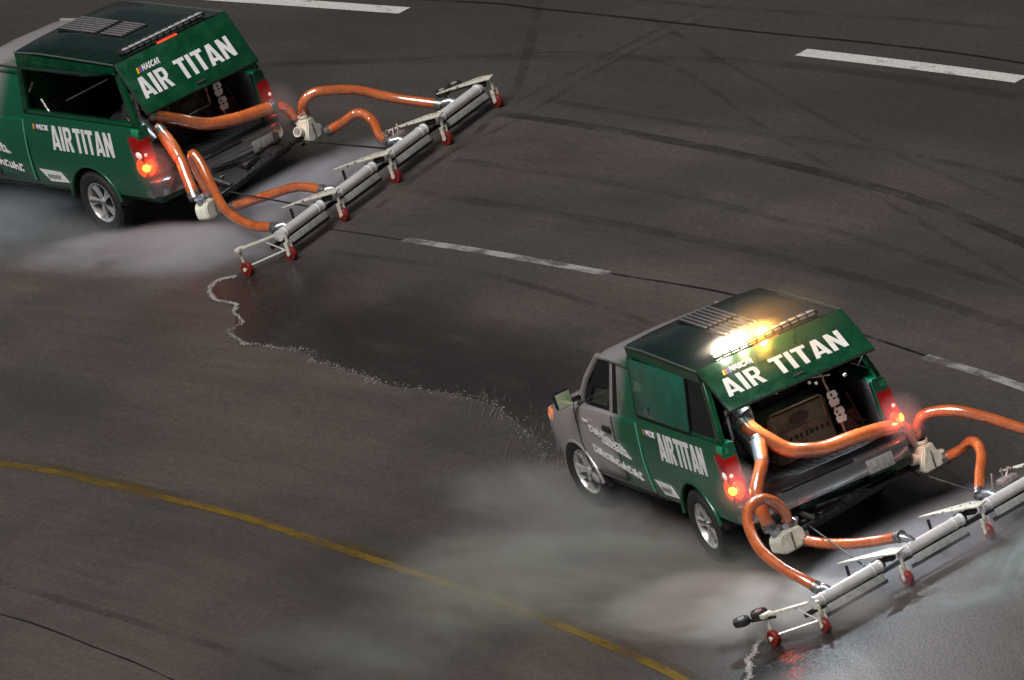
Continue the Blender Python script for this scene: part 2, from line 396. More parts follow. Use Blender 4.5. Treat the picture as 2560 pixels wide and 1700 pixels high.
FOAM2 = [(-2.72, 1.62), (-2.95, 1.80), (-3.23, 2.04), (-3.45, 2.12), (-3.7, 2.36), (-4.6, 2.8)]
water('water_film', FOAM2, lambda t: 1.8, 'dark wet film below the near blower bar')
FOAMM = speck('foam_white', (.40, .375, .36), (.20, .19, .185), 30, .5)
def foam(path, label, dense, spray_from=.35):
    bm = bmesh.new(); P = spline([(x, y, 0) for x, y in path], 24); n = len(P)
    for i, p in enumerate(P):
        t = i/(n-1)
        wob = Vector((noise.noise(p*2.3)*.22, noise.noise(p*2.3+Vector((9, 4, 1)))*.10, 0))
        k = dense if t < spray_from else max(1, int(dense*(1-.65*(t-spray_from)/(1-spray_from))))
        for j in range(k):
            if t > spray_from and random.random() < .3: continue
            sp = .02 if t < spray_from else .02+.12*(t-spray_from)
            r = random.uniform(.003, .0075)*(1.15 if t < spray_from else .8)
            c = p+wob+Vector((random.gauss(0, sp*1.6), random.gauss(0, sp*.5), .010+r*.3))
            ln = random.uniform(1, 2.8)
            mt = Matrix.Translation(c) @ Matrix.Rotation(random.uniform(-.9, .4), 4, 'Z') @ Matrix.Diagonal((r*ln*1.6, r, r*.55, 1))
            bmesh.ops.create_icosphere(bm, subdivisions=1, radius=1, matrix=mt)
    o = fin(bm, 'foam_edge', FOAMM, smooth=60); tag(o, label, kind='stuff'); return o
foam(FOAM, 'thin white foam line snaking from the far bar towards the near pickup', 6, .22)
foam(FOAM2, 'short white foam line trailing from the near bar to the frame edge', 7, 1.1)
# fan of thin spray streaks where the foam breaks up ahead of the near pickup
bm = bmesh.new()
for i in range(150):
    t = random.random(); x = 8.8-5.0*t+random.gauss(0, .25); y = .30+.55*t*t+random.gauss(0, .10+.14*t)
    ln = random.uniform(.10, .5); a = random.gauss(-.55, .16)
    d = Vector((math.cos(a), math.sin(a), 0)); s = Vector((-d.y, d.x, 0))*random.uniform(.002, .0055); p = Vector((x, y, .010+random.random()*.02))
    e = p+d*ln+Vector((0, 0, random.uniform(0, .05)))
    f = [bm.verts.new(q) for q in (p, p+d*ln*.5+s, e, p+d*ln*.5-s)]; bm.faces.new(f)
    g = [bm.verts.new(q+Vector((0, 0, .003))) for q in (p, p+d*ln*.5+s, e, p+d*ln*.5-s)]; bm.faces.new(g)
STREAK = worn('spray_streak', (.17, .16, .155), .5, 4., floor=(.0, .5))
tag(fin(bm, 'spray_streaks', STREAK, smooth=0), 'thin pale spray streaks fanning over asphalt ahead of near pickup', kind='stuff')

# ------------------------------------------------------------ pickup
def make_truck(loc, yaw, pitch, roll, lift, hatch_low, panel_open, lit, label):
    T = empty('pickup_truck', loc, yaw); tag(T, label, 'pickup truck', 'green pickups towing blower bars')
    B = Matrix.Translation((0, 0, 0)) @ Euler((roll, -pitch, 0)).to_matrix().to_4x4()
    B.translation = Vector((pitch*.8, roll*.8, lift))
    def P(bm, name, m, par=T, smooth=35): return fin(bm, name, m, par, B if par is T else None, smooth)
    # ---- cargo bed
    sec = [(-.90, .38), (-.975, .46), (-.995, .62), (-1.0, .85), (-.99, 1.10), (-.975, 1.28), (-.955, 1.355), (-.93, 1.37), (-.84, 1.37), (-.82, 1.35), (-.82, .74)]
    full = sec+[(-y, z) for y, z in sec[::-1]]
    bm = bmesh.new(); add_loft(bm, [[(x, y, z) for y, z in full] for x in (-1.28, -1.2, -.6, 0, .6, 1.135)])
    bed = P(bm, 'cargo_bed', PAINT)
    def arch_cut(o, x):
        c = bmesh.new(); bmesh.ops.create_cone(c, cap_ends=True, segments=40, radius1=.50, radius2=.50, depth=3.2, matrix=Matrix.Translation((x, 0, .27)) @ Matrix.Rotation(PI/2, 4, 'X'))
        cm = bpy.data.meshes.new('c'); c.to_mesh(cm); c.free(); co = bpy.data.objects.new('c', cm); COL.objects.link(co)
        co.parent = T; co.matrix_local = B
        boolean(o, co)
    arch_cut(bed, -.02)
    # dark wheel housings and arch lips
    for x in (-.02, 3.29):
        bm = bmesh.new()
        for s in (-1, 1):
            bm = bmesh.new(); add_lathe(bm, [(.50, s*.45), (.50, s*.96)], 40, (x, 0, .27))
            bmesh.ops.create_cone(bm, cap_ends=True, segments=40, radius1=.499, radius2=.499, depth=.02, matrix=Matrix.Translation((x, s*.5, .27)) @ Matrix.Rotation(PI/2, 4, 'X'))
            for v in bm.verts: v.co.z = max(v.co.z, .30)
            P(bm, 'wheel_housing', BLACK)
    for x in (-.02, 3.29):
        for s in (-1, 1):
            bm = bmesh.new(); add_tube(bm, [(x+.515*math.cos(a), s*.985, .27+.515*math.sin(a)) for a in [PI*.06+PI*.88*k/24 for k in range(25)]], .022, 8)
            P(bm, 'arch_lip', PAINT)
    bm = bmesh.new()   # bed lining
    add_box(bm, (-.07, 0, .755), (2.36, 1.60, .02)); add_box(bm, (-.07, .81, 1.05), (2.36, .015, .60)); add_box(bm, (-.07, -.81, 1.05), (2.36, .015, .60)); add_box(bm, (1.12, 0, 1.05), (.02, 1.6, .6))
    for k in range(-8, 9): add_box(bm, (-.07, k*.09, .768), (2.3, .03, .012))
    P(bm, 'bed_liner', LINER)
    # ---- cab, hood
    def cs(x, zt, yw, crown, zb=.38, shr=1.):
        h = [(.88*shr, zb), (.965*yw, zb+.09), (.992*yw, .62), (.998*yw, .85), (.985*yw, 1.0+(zt-1.27)*.4), (.965*yw, zt-.08), (.945*yw, zt-.02), (.90*yw, zt+.005), (.60*yw, zt+crown*.6), (.25*yw, zt+crown)]
        return [(x, -y, z) for y, z in h]+[(x, y, z) for y, z in h[::-1]]
    bm = bmesh.new()
    add_loft(bm, [cs(1.175, 1.28, 1, .0), cs(1.5, 1.28, 1, .0), cs(2.2, 1.27, 1, .0), cs(2.92, 1.24, 1, 0), cs(3.02, 1.205, .998, .03), cs(3.3, 1.18, .995, .05), cs(3.7, 1.13, .985, .05), cs(3.95, 1.08, .96, .045), cs(4.08, 1.02, .93, .04, .42), cs(4.16, .93, .88, .03, .45)])
    cab = P(bm, 'cab_body', PAINT); arch_cut(cab, 3.29)
    bm = bmesh.new()   # door shut lines, bed gap: dark recess strips
    def side_line(pts, r=.006):
        add_tube(bm, pts, r, 6)
    for s in (1,):
        for x in (1.92, 3.0):
            side_line([(x, s*.955, 1.25), (x, s*.972, 1.18), (x, s*.989, 1.0), (x, s*1.0, .85), (x, s*.994, .62), (x, s*.985, .52)])
        side_line([(1.92, .985, .52), (3.0, .985, .52)])
    tag(P(bm, 'door_seam', BLACK), kind='stuff')
    bm = bmesh.new(); add_box(bm, (1.155, 0, .85), (.03, 1.86, .8)); P(bm, 'bed_gap', BLACK)
    bm = bmesh.new()   # bright curved cladding edge over the bed gap
    add_tube(bm, spline([(1.14, .975, 1.30), (1.15, .992, 1.15), (1.17, 1.004, .95), (1.18, 1.006, .8), (1.19, .998, .60), (1.2, .985, .5)], 4), .010, 6)
    P(bm, 'bed_edge_trim', mat('edge_trim', (.10, .42, .26), .3, .2, .5))
    bm = bmesh.new(); add_box(bm, (2.08, 1.006, 1.10), (.17, .03, .038), .012); add_box(bm, (2.08, .996, 1.10), (.2, .02, .07), .008); P(bm, 'door_handle', BLACK)
    bm = bmesh.new(); add_box(bm, (2.1, 0, .40), (1.9, 1.80, .10), .02); P(bm, 'sill', BLACK)
    # greenhouse
    A0, A1 = (2.95, .90, 1.25), (2.36, .735, 1.80)
    def gh(x0, z0, x1, z1):  # point on left greenhouse plane for a bottom x and fraction
        pass
    def side(x, t, s=1):     # t 0 belt, 1 roof edge
        return Vector((x, s*(.915+(.735-.915)*t), 1.265+(1.80-1.265)*t))
    bm = bmesh.new()
    add_loft(bm, [[(x, -.735, 1.79+d), (x, -.72, 1.835+d), (x, -.60, 1.865+d), (x, 0, 1.885+d), (x, .60, 1.865+d), (x, .72, 1.835+d), (x, .735, 1.79+d)] for x, d in ((1.26, .0), (1.7, .01), (2.1, -.002), (2.3, -.02), (2.40, -.045))])
    P(bm, 'cab_roof', PAINT)
    for s in (-1, 1):
        bm = bmesh.new(); a0, a1 = Vector((2.95, s*.90, 1.24)), Vector((2.37, s*.73, 1.80))
        add_tube(bm, [a0, a0.lerp(a1, .5)+Vector((.03, s*.006, .02)), a1, Vector((2.1, s*.73, 1.815)), Vector((1.3, s*.735, 1.82))], .036, 8); P(bm, 'roof_pillar', PAINT)
    for s in (-1, 1):
        bm = bmesh.new(); add_prism(bm, [side(1.94, -.02, s), side(2.05, -.02, s), side(2.03, 1, s), side(1.94, 1, s)], (0, -s*.05, 0), .008); P(bm, 'door_pillar', speck('silver_pillar', (.36, .33, .34), (.30, .28, .29), 9, .3, .3, .4))
        bm = bmesh.new(); add_prism(bm, [side(1.80, 0, s), side(1.95, 0, s), side(1.95, 1, s), side(1.84, 1, s)], (0, -s*.03, 0)); P(bm, 'quarter_glass', GLASSB)
        bm = bmesh.new(); add_prism(bm, [side(1.19, -.03, s), side(1.82, -.03, s), side(1.85, 1, s), side(1.27, 1, s)], (0, -s*.05, 0), .008); P(bm, 'cab_corner', PAINT)
        bm = bmesh.new(); add_prism(bm, [side(2.04, .03, s), side(2.78, .03, s), side(2.33, .97, s), side(2.03, .97, s)], (0, -s*.006, 0)); P(bm, 'door_window', GLASS)
    bm = bmesh.new(); add_prism(bm, [(2.99, -.86, 1.26), (2.99, .86, 1.26), (2.41, .70, 1.80), (2.41, -.70, 1.80)], (-.005, 0, -.005)); P(bm, 'windscreen', GLASS)
    bm = bmesh.new(); add_box(bm, (1.22, 0, 1.54), (.04, 1.5, .56), .01); P(bm, 'cab_rear_wall', BLACK)
    bm = bmesh.new(); add_box(bm, (2.75, 0, 1.22), (.4, 1.6, .06), .02); add_tube(bm, [(2.62+.03*math.cos(a), .40+.19*math.cos(a), 1.28+.17*math.sin(a)) for a in [2*PI*k/18 for k in range(19)]], .016, 6); P(bm, 'dashboard', BLACK)
    # mirror
    for s in (-1, 1):
        bm = bmesh.new(); add_box(bm, (2.86, s*1.10, 1.38), (.09, .21, .20), .04, (0, 0, s*.12)); add_box(bm, (2.86, s*.98, 1.33), (.05, .16, .05), .01); mo = P(bm, 'door_mirror', BLACK)
        bm = bmesh.new(); add_box(bm, (2.812, s*1.10, 1.38), (.012, .175, .165), .005, (0, 0, s*.12)); fin(bm, 'mirror_glass', MIRR, mo)
    for s in (-1, 1):
        bm = bmesh.new(); add_box(bm, (4.03, s*.80, .93), (.22, .24, .20), .05, (0, 0, -s*.35)); P(bm, 'headlight', CLEAR)
        bm = bmesh.new(); add_box(bm, (3.93, s*.895, .97), (.16, .10, .17), .03, (0, 0, -s*.2)); P(bm, 'turn_lamp', ORANGE_T)
    bm = bmesh.new(); add_box(bm, (4.14, 0, .85), (.06, 1.3, .26), .02); P(bm, 'grille', CHROME)
    bm = bmesh.new(); add_box(bm, (4.2, 0, .58), (.16, 1.86, .26), .05); P(bm, 'front_bumper', CHROME)
    # ---- cap roof
    def rs(x, y, z):
        h = [(y-.055, z-.135), (y-.012, z-.135), (y+.002, z-.115), (y, z-.015), (y-.02, z), (y*.6, z+.022), (0, z+.03)]
        return [(x, -a, b) for a, b in h[:-1]]+[(x, 0, h[-1][1])]+[(x, a, b) for a, b in h[:-1][::-1]]
    bm = bmesh.new(); add_loft(bm, [rs(-.99, .852, 2.13), rs(-.6, .846, 2.135), rs(.6, .822, 2.14), rs(1.10, .812, 2.13), rs(1.18, .80, 2.10)])
    roof = P(bm, 'canopy_roof', ROOF)
    bm = bmesh.new()   # green gutter below the roof
    gm = mat('gutter', (.16, .20, .18), .3, .5)
    for s in (-1, 1):
        bm = bmesh.new(); add_tube(bm, [(1.17, s*.81, 2.10), (.6, s*.828, 2.132), (-.6, s*.852, 2.125), (-.99, s*.858, 2.12)], .011, 6); P(bm, 'roof_gutter', gm)
    bm = bmesh.new()
    for s in (-1, 1): bm = bmesh.new(); add_prism(bm, [(1.16, s*.808, 1.985), (-.985, s*.860, 1.995), (-.985, s*.858, 2.085), (1.16, s*.806, 2.085)], (0, s*.008, 0)); P(bm, 'roof_fascia', GREEN)
    # canopy frame: posts and lower rail
    def cs_pt(x, t, s): return Vector((x, s*(.955+(.835-.955)*t), 1.375+(2.0-1.375)*t))
    for s in (-1, 1):
        for xb0, xb1, xt0, xt1 in ((-1.27, -1.17, -1.0, -.90), (1.02, 1.13, 1.04, 1.15)):
            bm = bmesh.new(); add_prism(bm, [cs_pt(xb0, 0, s), cs_pt(xb1, 0, s), cs_pt(xt1, 1, s), cs_pt(xt0, 1, s)], (0, -s*.06, 0), .008); P(bm, 'canopy_post', GREEN)
        bm = bmesh.new(); add_prism(bm, [cs_pt(-1.26, 0, s), cs_pt(1.12, 0, s), cs_pt(1.12, .07, s), cs_pt(-1.23, .07, s)], (0, -s*.06, 0), .006); P(bm, 'canopy_rail', GREEN)
        if s == 1 and panel_open:
            bm = bmesh.new(); add_prism(bm, [(1.03, .862, 1.985), (-.90, .872, 1.995), (-.88, 1.20, 2.10), (1.03, 1.20, 2.09)], (0, 0, .022), .006); P(bm, 'side_panel', ROOF)
            bm = bmesh.new(); add_tube(bm, [(-.85, .90, 1.95), (.22, .87, 1.575)], .011, 8); P(bm, 'gas_strut', CHROME)
            bm = bmesh.new(); add_tube(bm, [(.9, .83, 1.75), (1.0, .86, 1.62)], .018, 8); add_tube(bm, [(.75, .88, 1.55), (.62, .9, 1.40)], .018, 8); P(bm, 'latch_rod', BAND)
        else:
            bm = bmesh.new(); add_prism(bm, [cs_pt(-.44, .05, s), cs_pt(1.06, .05, s), cs_pt(1.06, .985, s), cs_pt(-.50, .985, s)], (0, s*.022, 0), .006); P(bm, 'side_panel', GREENSIDE)
            bm = bmesh.new()
            for q0, q1 in (((-.45, .03), (-.51, .99)), ((1.07, .03), (1.07, .99)), ((-.45, .03), (1.07, .03))):
                add_tube(bm, [cs_pt(*q0, s)+Vector((0, s*.012, 0)), cs_pt(*q1, s)+Vector((0, s*.012, 0))], .011, 6)
            P(bm, 'panel_seal', BLACK)
            bm = bmesh.new(); add_box(bm, cs_pt(.70, .16, s)+Vector((0, s*.03, 0)), (.09, .02, .085), .008); add_box(bm, cs_pt(.70, .16, s)+Vector((0, s*.045, 0)), (.03, .02, .06), .004); P(bm, 'panel_latch', CHROME)
            bm = bmesh.new(); add_prism(bm, [cs_pt(-1.16, .08, s), cs_pt(-.47, .08, s), cs_pt(-.52, .98, s), cs_pt(-.91, .98, s)], (0, -s*.006, 0)); P(bm, 'side_window', GLASSB)
    bm = bmesh.new(); add_prism(bm, [(1.12, -.93, 1.38), (1.12, .93, 1.38), (1.15, .80, 2.0), (1.15, -.80, 2.0)], (.02, 0, 0)); P(bm, 'canopy_front', GREEN)
    bm = bmesh.new()   # header above the rear opening
    add_box(bm, (-.955, 0, 2.0), (.05, 1.66, .06), .01); P(bm, 'rear_header', GREEN)
    # roof louvres
    for x0, x1 in ((.22, 1.02), (-.34, .14)):
        vent = bmesh.new(); add_box(vent, ((x0+x1)/2, .02, 2.168), (x1-x0, .40, .014), .004); v_o = P(vent, 'roof_vent', BLACK)
        for k in range(7):
            bm = bmesh.new(); add_box(bm, ((x0+x1)/2, -.155+k*.057, 2.186), (x1-x0-.04, .034, .016), .004, (.25, 0, 0)); fin(bm, 'louvre', LOUV, v_o)
    # ---- rear hatch
    hx, hz = hatch_low; top = Vector((-.995, 0, 2.115)); low = Vector((hx, 0, hz)); dn = (low-top); nrm = Vector((dn.z, 0, -dn.x)).normalized()
    if nrm.x > 0: nrm = -nrm
    H = lambda a, b, off=0: top+Vector((0, .858-a*1.716, 0))+dn*(1-b)+nrm*off   # a 0 left..1 right, b 0 low..1 top
    bm = bmesh.new(); add_prism(bm, [H(0, 0), H(1, 0), H(1, 1), H(0, 1)], nrm*.035, .012); hatch = P(bm, 'rear_hatch', GREEN)
    bm = bmesh.new()
    for q in (((0, 0), (1, 0)), ((0, 0), (0, 1)), ((1, 0), (1, 1)), ((0, 1), (1, 1))): add_tube(bm, [H(*q[0], .01), H(*q[1], .01)], .012, 6)
    fin(bm, 'hatch_seal', BLACK, hatch)
    bm = bmesh.new(); c = H(.5, .10, .045)
    add_tube(bm, [H(.46, .10, .055), H(.54, .10, .055)], .012, 8); add_tube(bm, [H(.5, .10, .03), H(.5, .10, .06)], .02, 8); fin(bm, 'hatch_handle', CHROME, hatch)
    ux = Vector((0, -1, 0)); uy = -dn.normalized(); hl = dn.length
    block_text('AIR', 'hatch_lettering', WHITE, hatch, None, H(.055, .24, .038), ux, uy, .45, hl*.38)
    block_text('TITAN', 'hatch_lettering', WHITE, hatch, None, H(.40, .24, .038), ux, uy, .835, hl*.38)
    text_mesh('NASCAR', 'hatch_wordmark', WHITE, hatch, None, H(.165, .68, .038), ux, uy, .27, hl*.12, .05, .25, 1.1)
    for k, c_ in enumerate(((.75, .55, .02), (.60, .06, .03), (.05, .12, .45))):
        bm = bmesh.new(); o_ = H(.115+k*.017, .68, .038); q = [o_, o_+ux*.022, o_+ux*.040+uy*hl*.10, o_+ux*.018+uy*hl*.10]; add_prism(bm, q, nrm*.003); fin(bm, 'colour_bar', mat('bar_colour', c_, .5), hatch)
    for s in (-1, 1):
        bm = bmesh.new(); add_tube(bm, [(-1.12, s*.80, 1.52), H(0 if s > 0 else 1, .12)+Vector((0, -s*.05, 0))], .009, 6); P(bm, 'hatch_strut', CHROME if s < 0 else BLACK)
    # ---- roof light bar
    bm = bmesh.new(); add_box(bm, (-.86, 0, 2.178), (.12, 1.28, .05), .014); lb = P(bm, 'light_bar', LEDOFF2)
    for k in range(12):
        y = .56-k*.102; bm = bmesh.new(); add_box(bm, (-.888, y, 2.190), (.075, .084, .052), .012)
        on = lit and 0 <= k <= 5
        fin(bm, 'lamp_module', (WHOT if k <= 3 else AMBER) if on else LEDOFF, lb)
    for x in (-.80, -.93):
        bm = bmesh.new(); add_tube(bm, [(x, .62, 2.205), (x, -.66, 2.205)], .008, 6); fin(bm, 'guard_rail', CHROME, lb)
    bm = bmesh.new(); add_box(bm, (-1.0, .03, 2.125), (.035, .30, .04), .01); P(bm, 'brake_light', BRAKE3)
    # ---- tail lamps
    for s in (-1, 1):
        bm = bmesh.new(); add_prism(bm, [(-1.30, s*1.012, .74), (-1.20, s*1.014, .76), (-1.10, s*1.012, .90), (-1.06, s*1.006, 1.06), (-1.05, s*1.0, 1.24), (-1.14, s*1.0, 1.26), (-1.285, s*1.0, 1.22), (-1.305, s*1.01, 1.0)], (0, -s*.17, 0), .012); tl = P(bm, 'tail_lamp', RED_DIM)
        bm = bmesh.new(); bmesh.ops.create_uvsphere(bm, u_segments=16, v_segments=10, radius=1, matrix=Matrix.Translation((-1.215, s*.965, 1.03)) @ Matrix.Diagonal((.095, .062, .065, 1))); fin(bm, 'reverse_lens', CLEAR, tl, smooth=80)
        bm = bmesh.new(); bmesh.ops.create_uvsphere(bm, u_segments=20, v_segments=12, radius=1, matrix=Matrix.Translation((-1.205, s*.94, .87)) @ Matrix.Diagonal((.135, .105, .15, 1))); fin(bm, 'stop_lens', RED_L, tl, smooth=80)
        bm = bmesh.new()
        bmesh.ops.create_uvsphere(bm, u_segments=12, v_segments=8, radius=.058, matrix=Matrix.Translation((-1.278, s*.985, .875))); fin(bm, 'bulb', BULB, tl)
        bm = bmesh.new(); add_box(bm, (-1.20, s*.93, 1.30), (.16, .10, .10), .02); P(bm, 'corner_cap', mat('corner_green', (.02, .30, .14), .25, .1, .5))
    # rear sill, bumper, plate
    bm = bmesh.new(); add_box(bm, (-1.27, 0, .70), (.06, 1.66, .12), .01); P(bm, 'rear_sill', LINER)
    bm = bmesh.new()
    secb = [(-1.30, .50), (-1.40, .47), (-1.45, .50), (-1.46, .60), (-1.44, .68), (-1.40, .70), (-1.30, .70)]
    def bump(y, dx, dz=0): return [(x+dx, y, z+dz) for x, z in secb]
    add_loft(bm, [bump(.99, .16), bump(.93, .05), bump(.80, .0), bump(.35, -.02), bump(0, -.02), bump(-.35, -.02), bump(-.80, 0), bump(-.93, .05), bump(-.99, .16)])
    P(bm, 'rear_bumper', CHROME)
    bm = bmesh.new(); add_box(bm, (-1.40, .12, .706), (.11, .86, .012), .004); P(bm, 'step_pad', BLACK)
    bm = bmesh.new(); add_box(bm, (-1.475, -.57, .57), (.012, .31, .15), .004); pl = P(bm, 'licence_plate', speck('plate', (.30, .30, .29), (.18, .18, .18), 25, .4))
    # side lettering
    n1 = Vector((0, .06, 1)).normalized()
    ux = Vector((-1, 0, 0)); uy = Vector((0, -.075, 1)).normalized()
    block_text('AIR', 'side_lettering', WHITE, T, B, (.60, 1.001, .955), ux, uy, .44, .31)
    block_text('TITAN', 'side_lettering', WHITE, T, B, (.11, 1.001, .955), ux, uy, .80, .31)
    text_mesh('NASCAR', 'side_wordmark', WHITE, T, B, (.86, .996, 1.19), ux, uy, .25, .075, .05, .2, 1.1)
    for k, c_ in enumerate(((.75, .55, .02), (.60, .06, .03), (.05, .12, .45))):
        bm = bmesh.new(); o_ = Vector((.93-k*.02, .993, 1.20)); add_prism(bm, [o_, o_-Vector((.022, 0, 0)), o_-Vector((.035, 0, -.065)), o_-Vector((.013, 0, -.065))], (0, .004, 0)); P(bm, 'colour_bar', mat('bar_colour2', c_, .5), smooth=0)
    # sponsor marks on the door: white script-like emblems (not readable in the photograph)
    rng = random.Random(3)
    def emblem(x0, x1, z, h, slope, n, name):
        bm = bmesh.new(); x = x0
        for k in range(n):
            wd = (x0-x1)/n; t = k/n; z_ = z-slope*t; hh = h*rng.uniform(.7, 1.1)
            y = 1.003 if z_ < .95 else .995
            kind = k % 3
            sh = .02
            if kind == 0: polys = [[(0, 0), (.3, 0), (.3+.2, 1), (.2, 1)], [(.45, 0), (.8, 0), (.8, .25), (.45, .25)], [(.5, .7), (.9, .7), (.9, .95), (.5, .95)]]
            elif kind == 1: polys = [[(.05, .0), (.85, 0), (.85, .28), (.05, .28)], [(.05, .28), (.30, .28), (.30, .8), (.05, .8)], [(.6, .28), (.85, .28), (.85, .8), (.6, .8)]]
            else: polys = [[(0, 0), (.28, 0), (.28, .95), (0, .95)], [(.28, .35), (.8, .35), (.8, .6), (.28, .6)], [(.62, .0), (.85, 0), (.85, .36), (.62, .36)]]
            for pl_ in polys: add_prism(bm, [(x-a*wd-b*sh*-1, y, z_+b*hh) for a, b in pl_], (0, .004, 0))
            x -= wd
        tag(P(bm, name, WHITE, smooth=0), kind='stuff')
    emblem(2.62, 1.62, 1.00, .10, .14, 9, 'door_emblem'); emblem(2.30, 1.55, .91, .05, .10, 9, 'door_emblem')
    emblem(2.66, 1.36, .76, .10, .17, 13, 'door_emblem'); emblem(2.74, 2.60, 1.11, .03, .01, 3, 'door_emblem')
    bm = bmesh.new(); add_prism(bm, [(1.04, 1.001, .67), (.60, 1.001, .66), (.47, .994, .53), (.86, .994, .52)], (0, .005, 0)); bd = P(bm, 'side_badge', WHITE, smooth=0)
    bm = bmesh.new()
    for k in range(5): add_box(bm, (.86-k*.055, 1.009, .595), (.035, .004, .045), 0)
    tag(fin(bm, 'badge_mark', mat('badge_grey', (.18, .22, .20), .5), bd, smooth=0), kind='stuff')
    # ---- inside the canopy: outlet duct, placards
    bm = bmesh.new(); add_tube(bm, spline([(-.55, .55, 1.35), (-.75, .55, 1.55), (-.98, .56, 1.60), (-1.06, .54, 1.52)], 5), .085, 14); P(bm, 'outlet_duct', GALV)
    bm = bmesh.new(); add_box(bm, (-.96, .44, 1.50), (.06, .04, .26), .01); add_tube(bm, [(-1.0, .72, 1.30), (-1.0, .70, 1.62)], .02, 8); tag(P(bm, 'duct_bracket', GALV), kind='stuff')
    for z_ in (1.28, 1.09):
        bm = bmesh.new(); zz = [(.045, -.08), (.06, -.03), (.04, 0), (.06, .03), (.045, .08), (-.045, .08), (-.06, .03), (-.04, 0), (-.06, -.03), (-.045, -.08)]
        add_prism(bm, [(-1.0, -.46-(.0 if z_ > 1.2 else .02)+a, z_+b) for a, b in zz], (-.02, 0, 0)); pc = P(bm, 'white_placard', WHITE, smooth=0)
        bm = bmesh.new(); add_box(bm, (-1.024, -.47, z_), (.004, .03, .02)); add_box(bm, (-1.024, -.45, z_+.045), (.004, .02, .03)); tag(fin(bm, 'placard_mark', BLACK, pc, smooth=0), kind='stuff')
    bm = bmesh.new(); add_tube(bm, [(-.98, -.40, 1.72), (-1.0, -.44, 1.40), (-1.0, -.48, .8)], .015, 6); add_tube(bm, [(-.97, -.2, 1.60), (-.97, -.52, 1.52)], .012, 6)
    P(bm, 'placard_stand', BAND)
    for k in range(7):
        bm = bmesh.new(); add_box(bm, (-1.02+rng.uniform(-.1, .1), rng.uniform(-.75, .1), rng.uniform(1.45, 1.62)), (.03, .03, .03), .006); P(bm, 'cable_clip', OFFW)
    # ---- wheels (stand on the track; not tilted with the body)
    rim_me = tyre_me = None
    for x in (0, 3.29):
        for s in (1, -1):
            wm = Matrix.Translation((x, s*.86, .405)) @ (Matrix.Rotation(PI, 4, 'Z') if s < 0 else Matrix.Rotation(.12 if x > 1 else 0, 4, 'Z'))
            if s < 0 and x > 1: wm = wm @ Matrix.Rotation(.12, 4, 'Z')
            if tyre_me is None:
                bm = bmesh.new(); prof = [(.255, -.10), (.30, -.125), (.37, -.125), (.398, -.10), (.405, -.05), (.405, .05), (.398, .10), (.37, .125), (.30, .125), (.262, .105), (.255, .06)]
                add_lathe(bm, prof, 48, (0, 0, 0))
                for k in range(48):
                    a = 2*PI*k/48
                    for yy in (-.07, 0, .07): add_box(bm, (.405*math.cos(a), yy, .405*math.sin(a)), (.012, .055, .03), 0, (0, -a, 0))
                t_o = fin(bm, 'tyre', RUBBER, T, wm); tyre_me = t_o.data
                bm = bmesh.new(); add_lathe(bm, [(.26, -.09), (.255, .06), (.262, .098), (.248, .104), (.235, .08), (.23, -.02), (.0, -.03)], 48, (0, 0, 0))
                for k in range(5):
                    a = 2*PI*k/5
                    for da in (-.16, .16):
                        c, s_ = math.cos(a+da), math.sin(a+da); c2, s2 = math.cos(a+da*.35), math.sin(a+da*.35)
                        add_loft(bm, [[(rr*cc-tt*ss, yy, rr*ss+tt*cc) for tt, yy in ((-.018, yo), (.018, yo), (.018, yo-.03), (-.018, yo-.03))] for rr, cc, ss, yo in ((.06, c2, s2, .078), (.15, (c+c2)/2, (s_+s2)/2, .082), (.238, c, s_, .09))])
                add_lathe(bm, [(.0, .092), (.035, .092), (.05, .085), (.06, .05)], 20, (0, 0, 0))
                r_o = fin(bm, 'rim', ALLOY, t_o); rim_me = r_o.data
                bm = bmesh.new(); add_lathe(bm, [(.0, -.018), (.228, -.018), (.229, -.01)], 32, (0, 0, 0)); fin(bm, 'brake_disc', BLACK, t_o); disc_me = bpy.data.meshes[-1] if False else None
            else:
                t_o = bpy.data.objects.new('tyre', tyre_me); COL.objects.link(t_o); t_o.parent = T; t_o.matrix_local = wm
                r_o = bpy.data.objects.new('rim', rim_me); COL.objects.link(r_o); r_o.parent = t_o
    bm = bmesh.new(); add_tube(bm, [(0, -.8, .40), (0, .8, .40)], .06, 10); add_tube(bm, [(3.29, -.8, .40), (3.29, .8, .40)], .05, 10)
    add_box(bm, (1.4, .42, .52), (5.2, .09, .14)); add_box(bm, (1.4, -.42, .52), (5.2, .09, .14)); fin(bm, 'chassis', BLACK, T)
    return T, B

TA, BA = make_truck((20.548, -.713, 0), .2643, .0358, .0206, .092, (-1.41, 1.51), True, False, 'far green pickup at upper left, canopy side panel raised, beacon bar dark')
TB, BB = make_truck((0, 0, 0), 0, -.0451, -.0011, .140, (-1.59, 1.74), False, True, 'near green pickup with silver cab and blazing amber roof beacon')

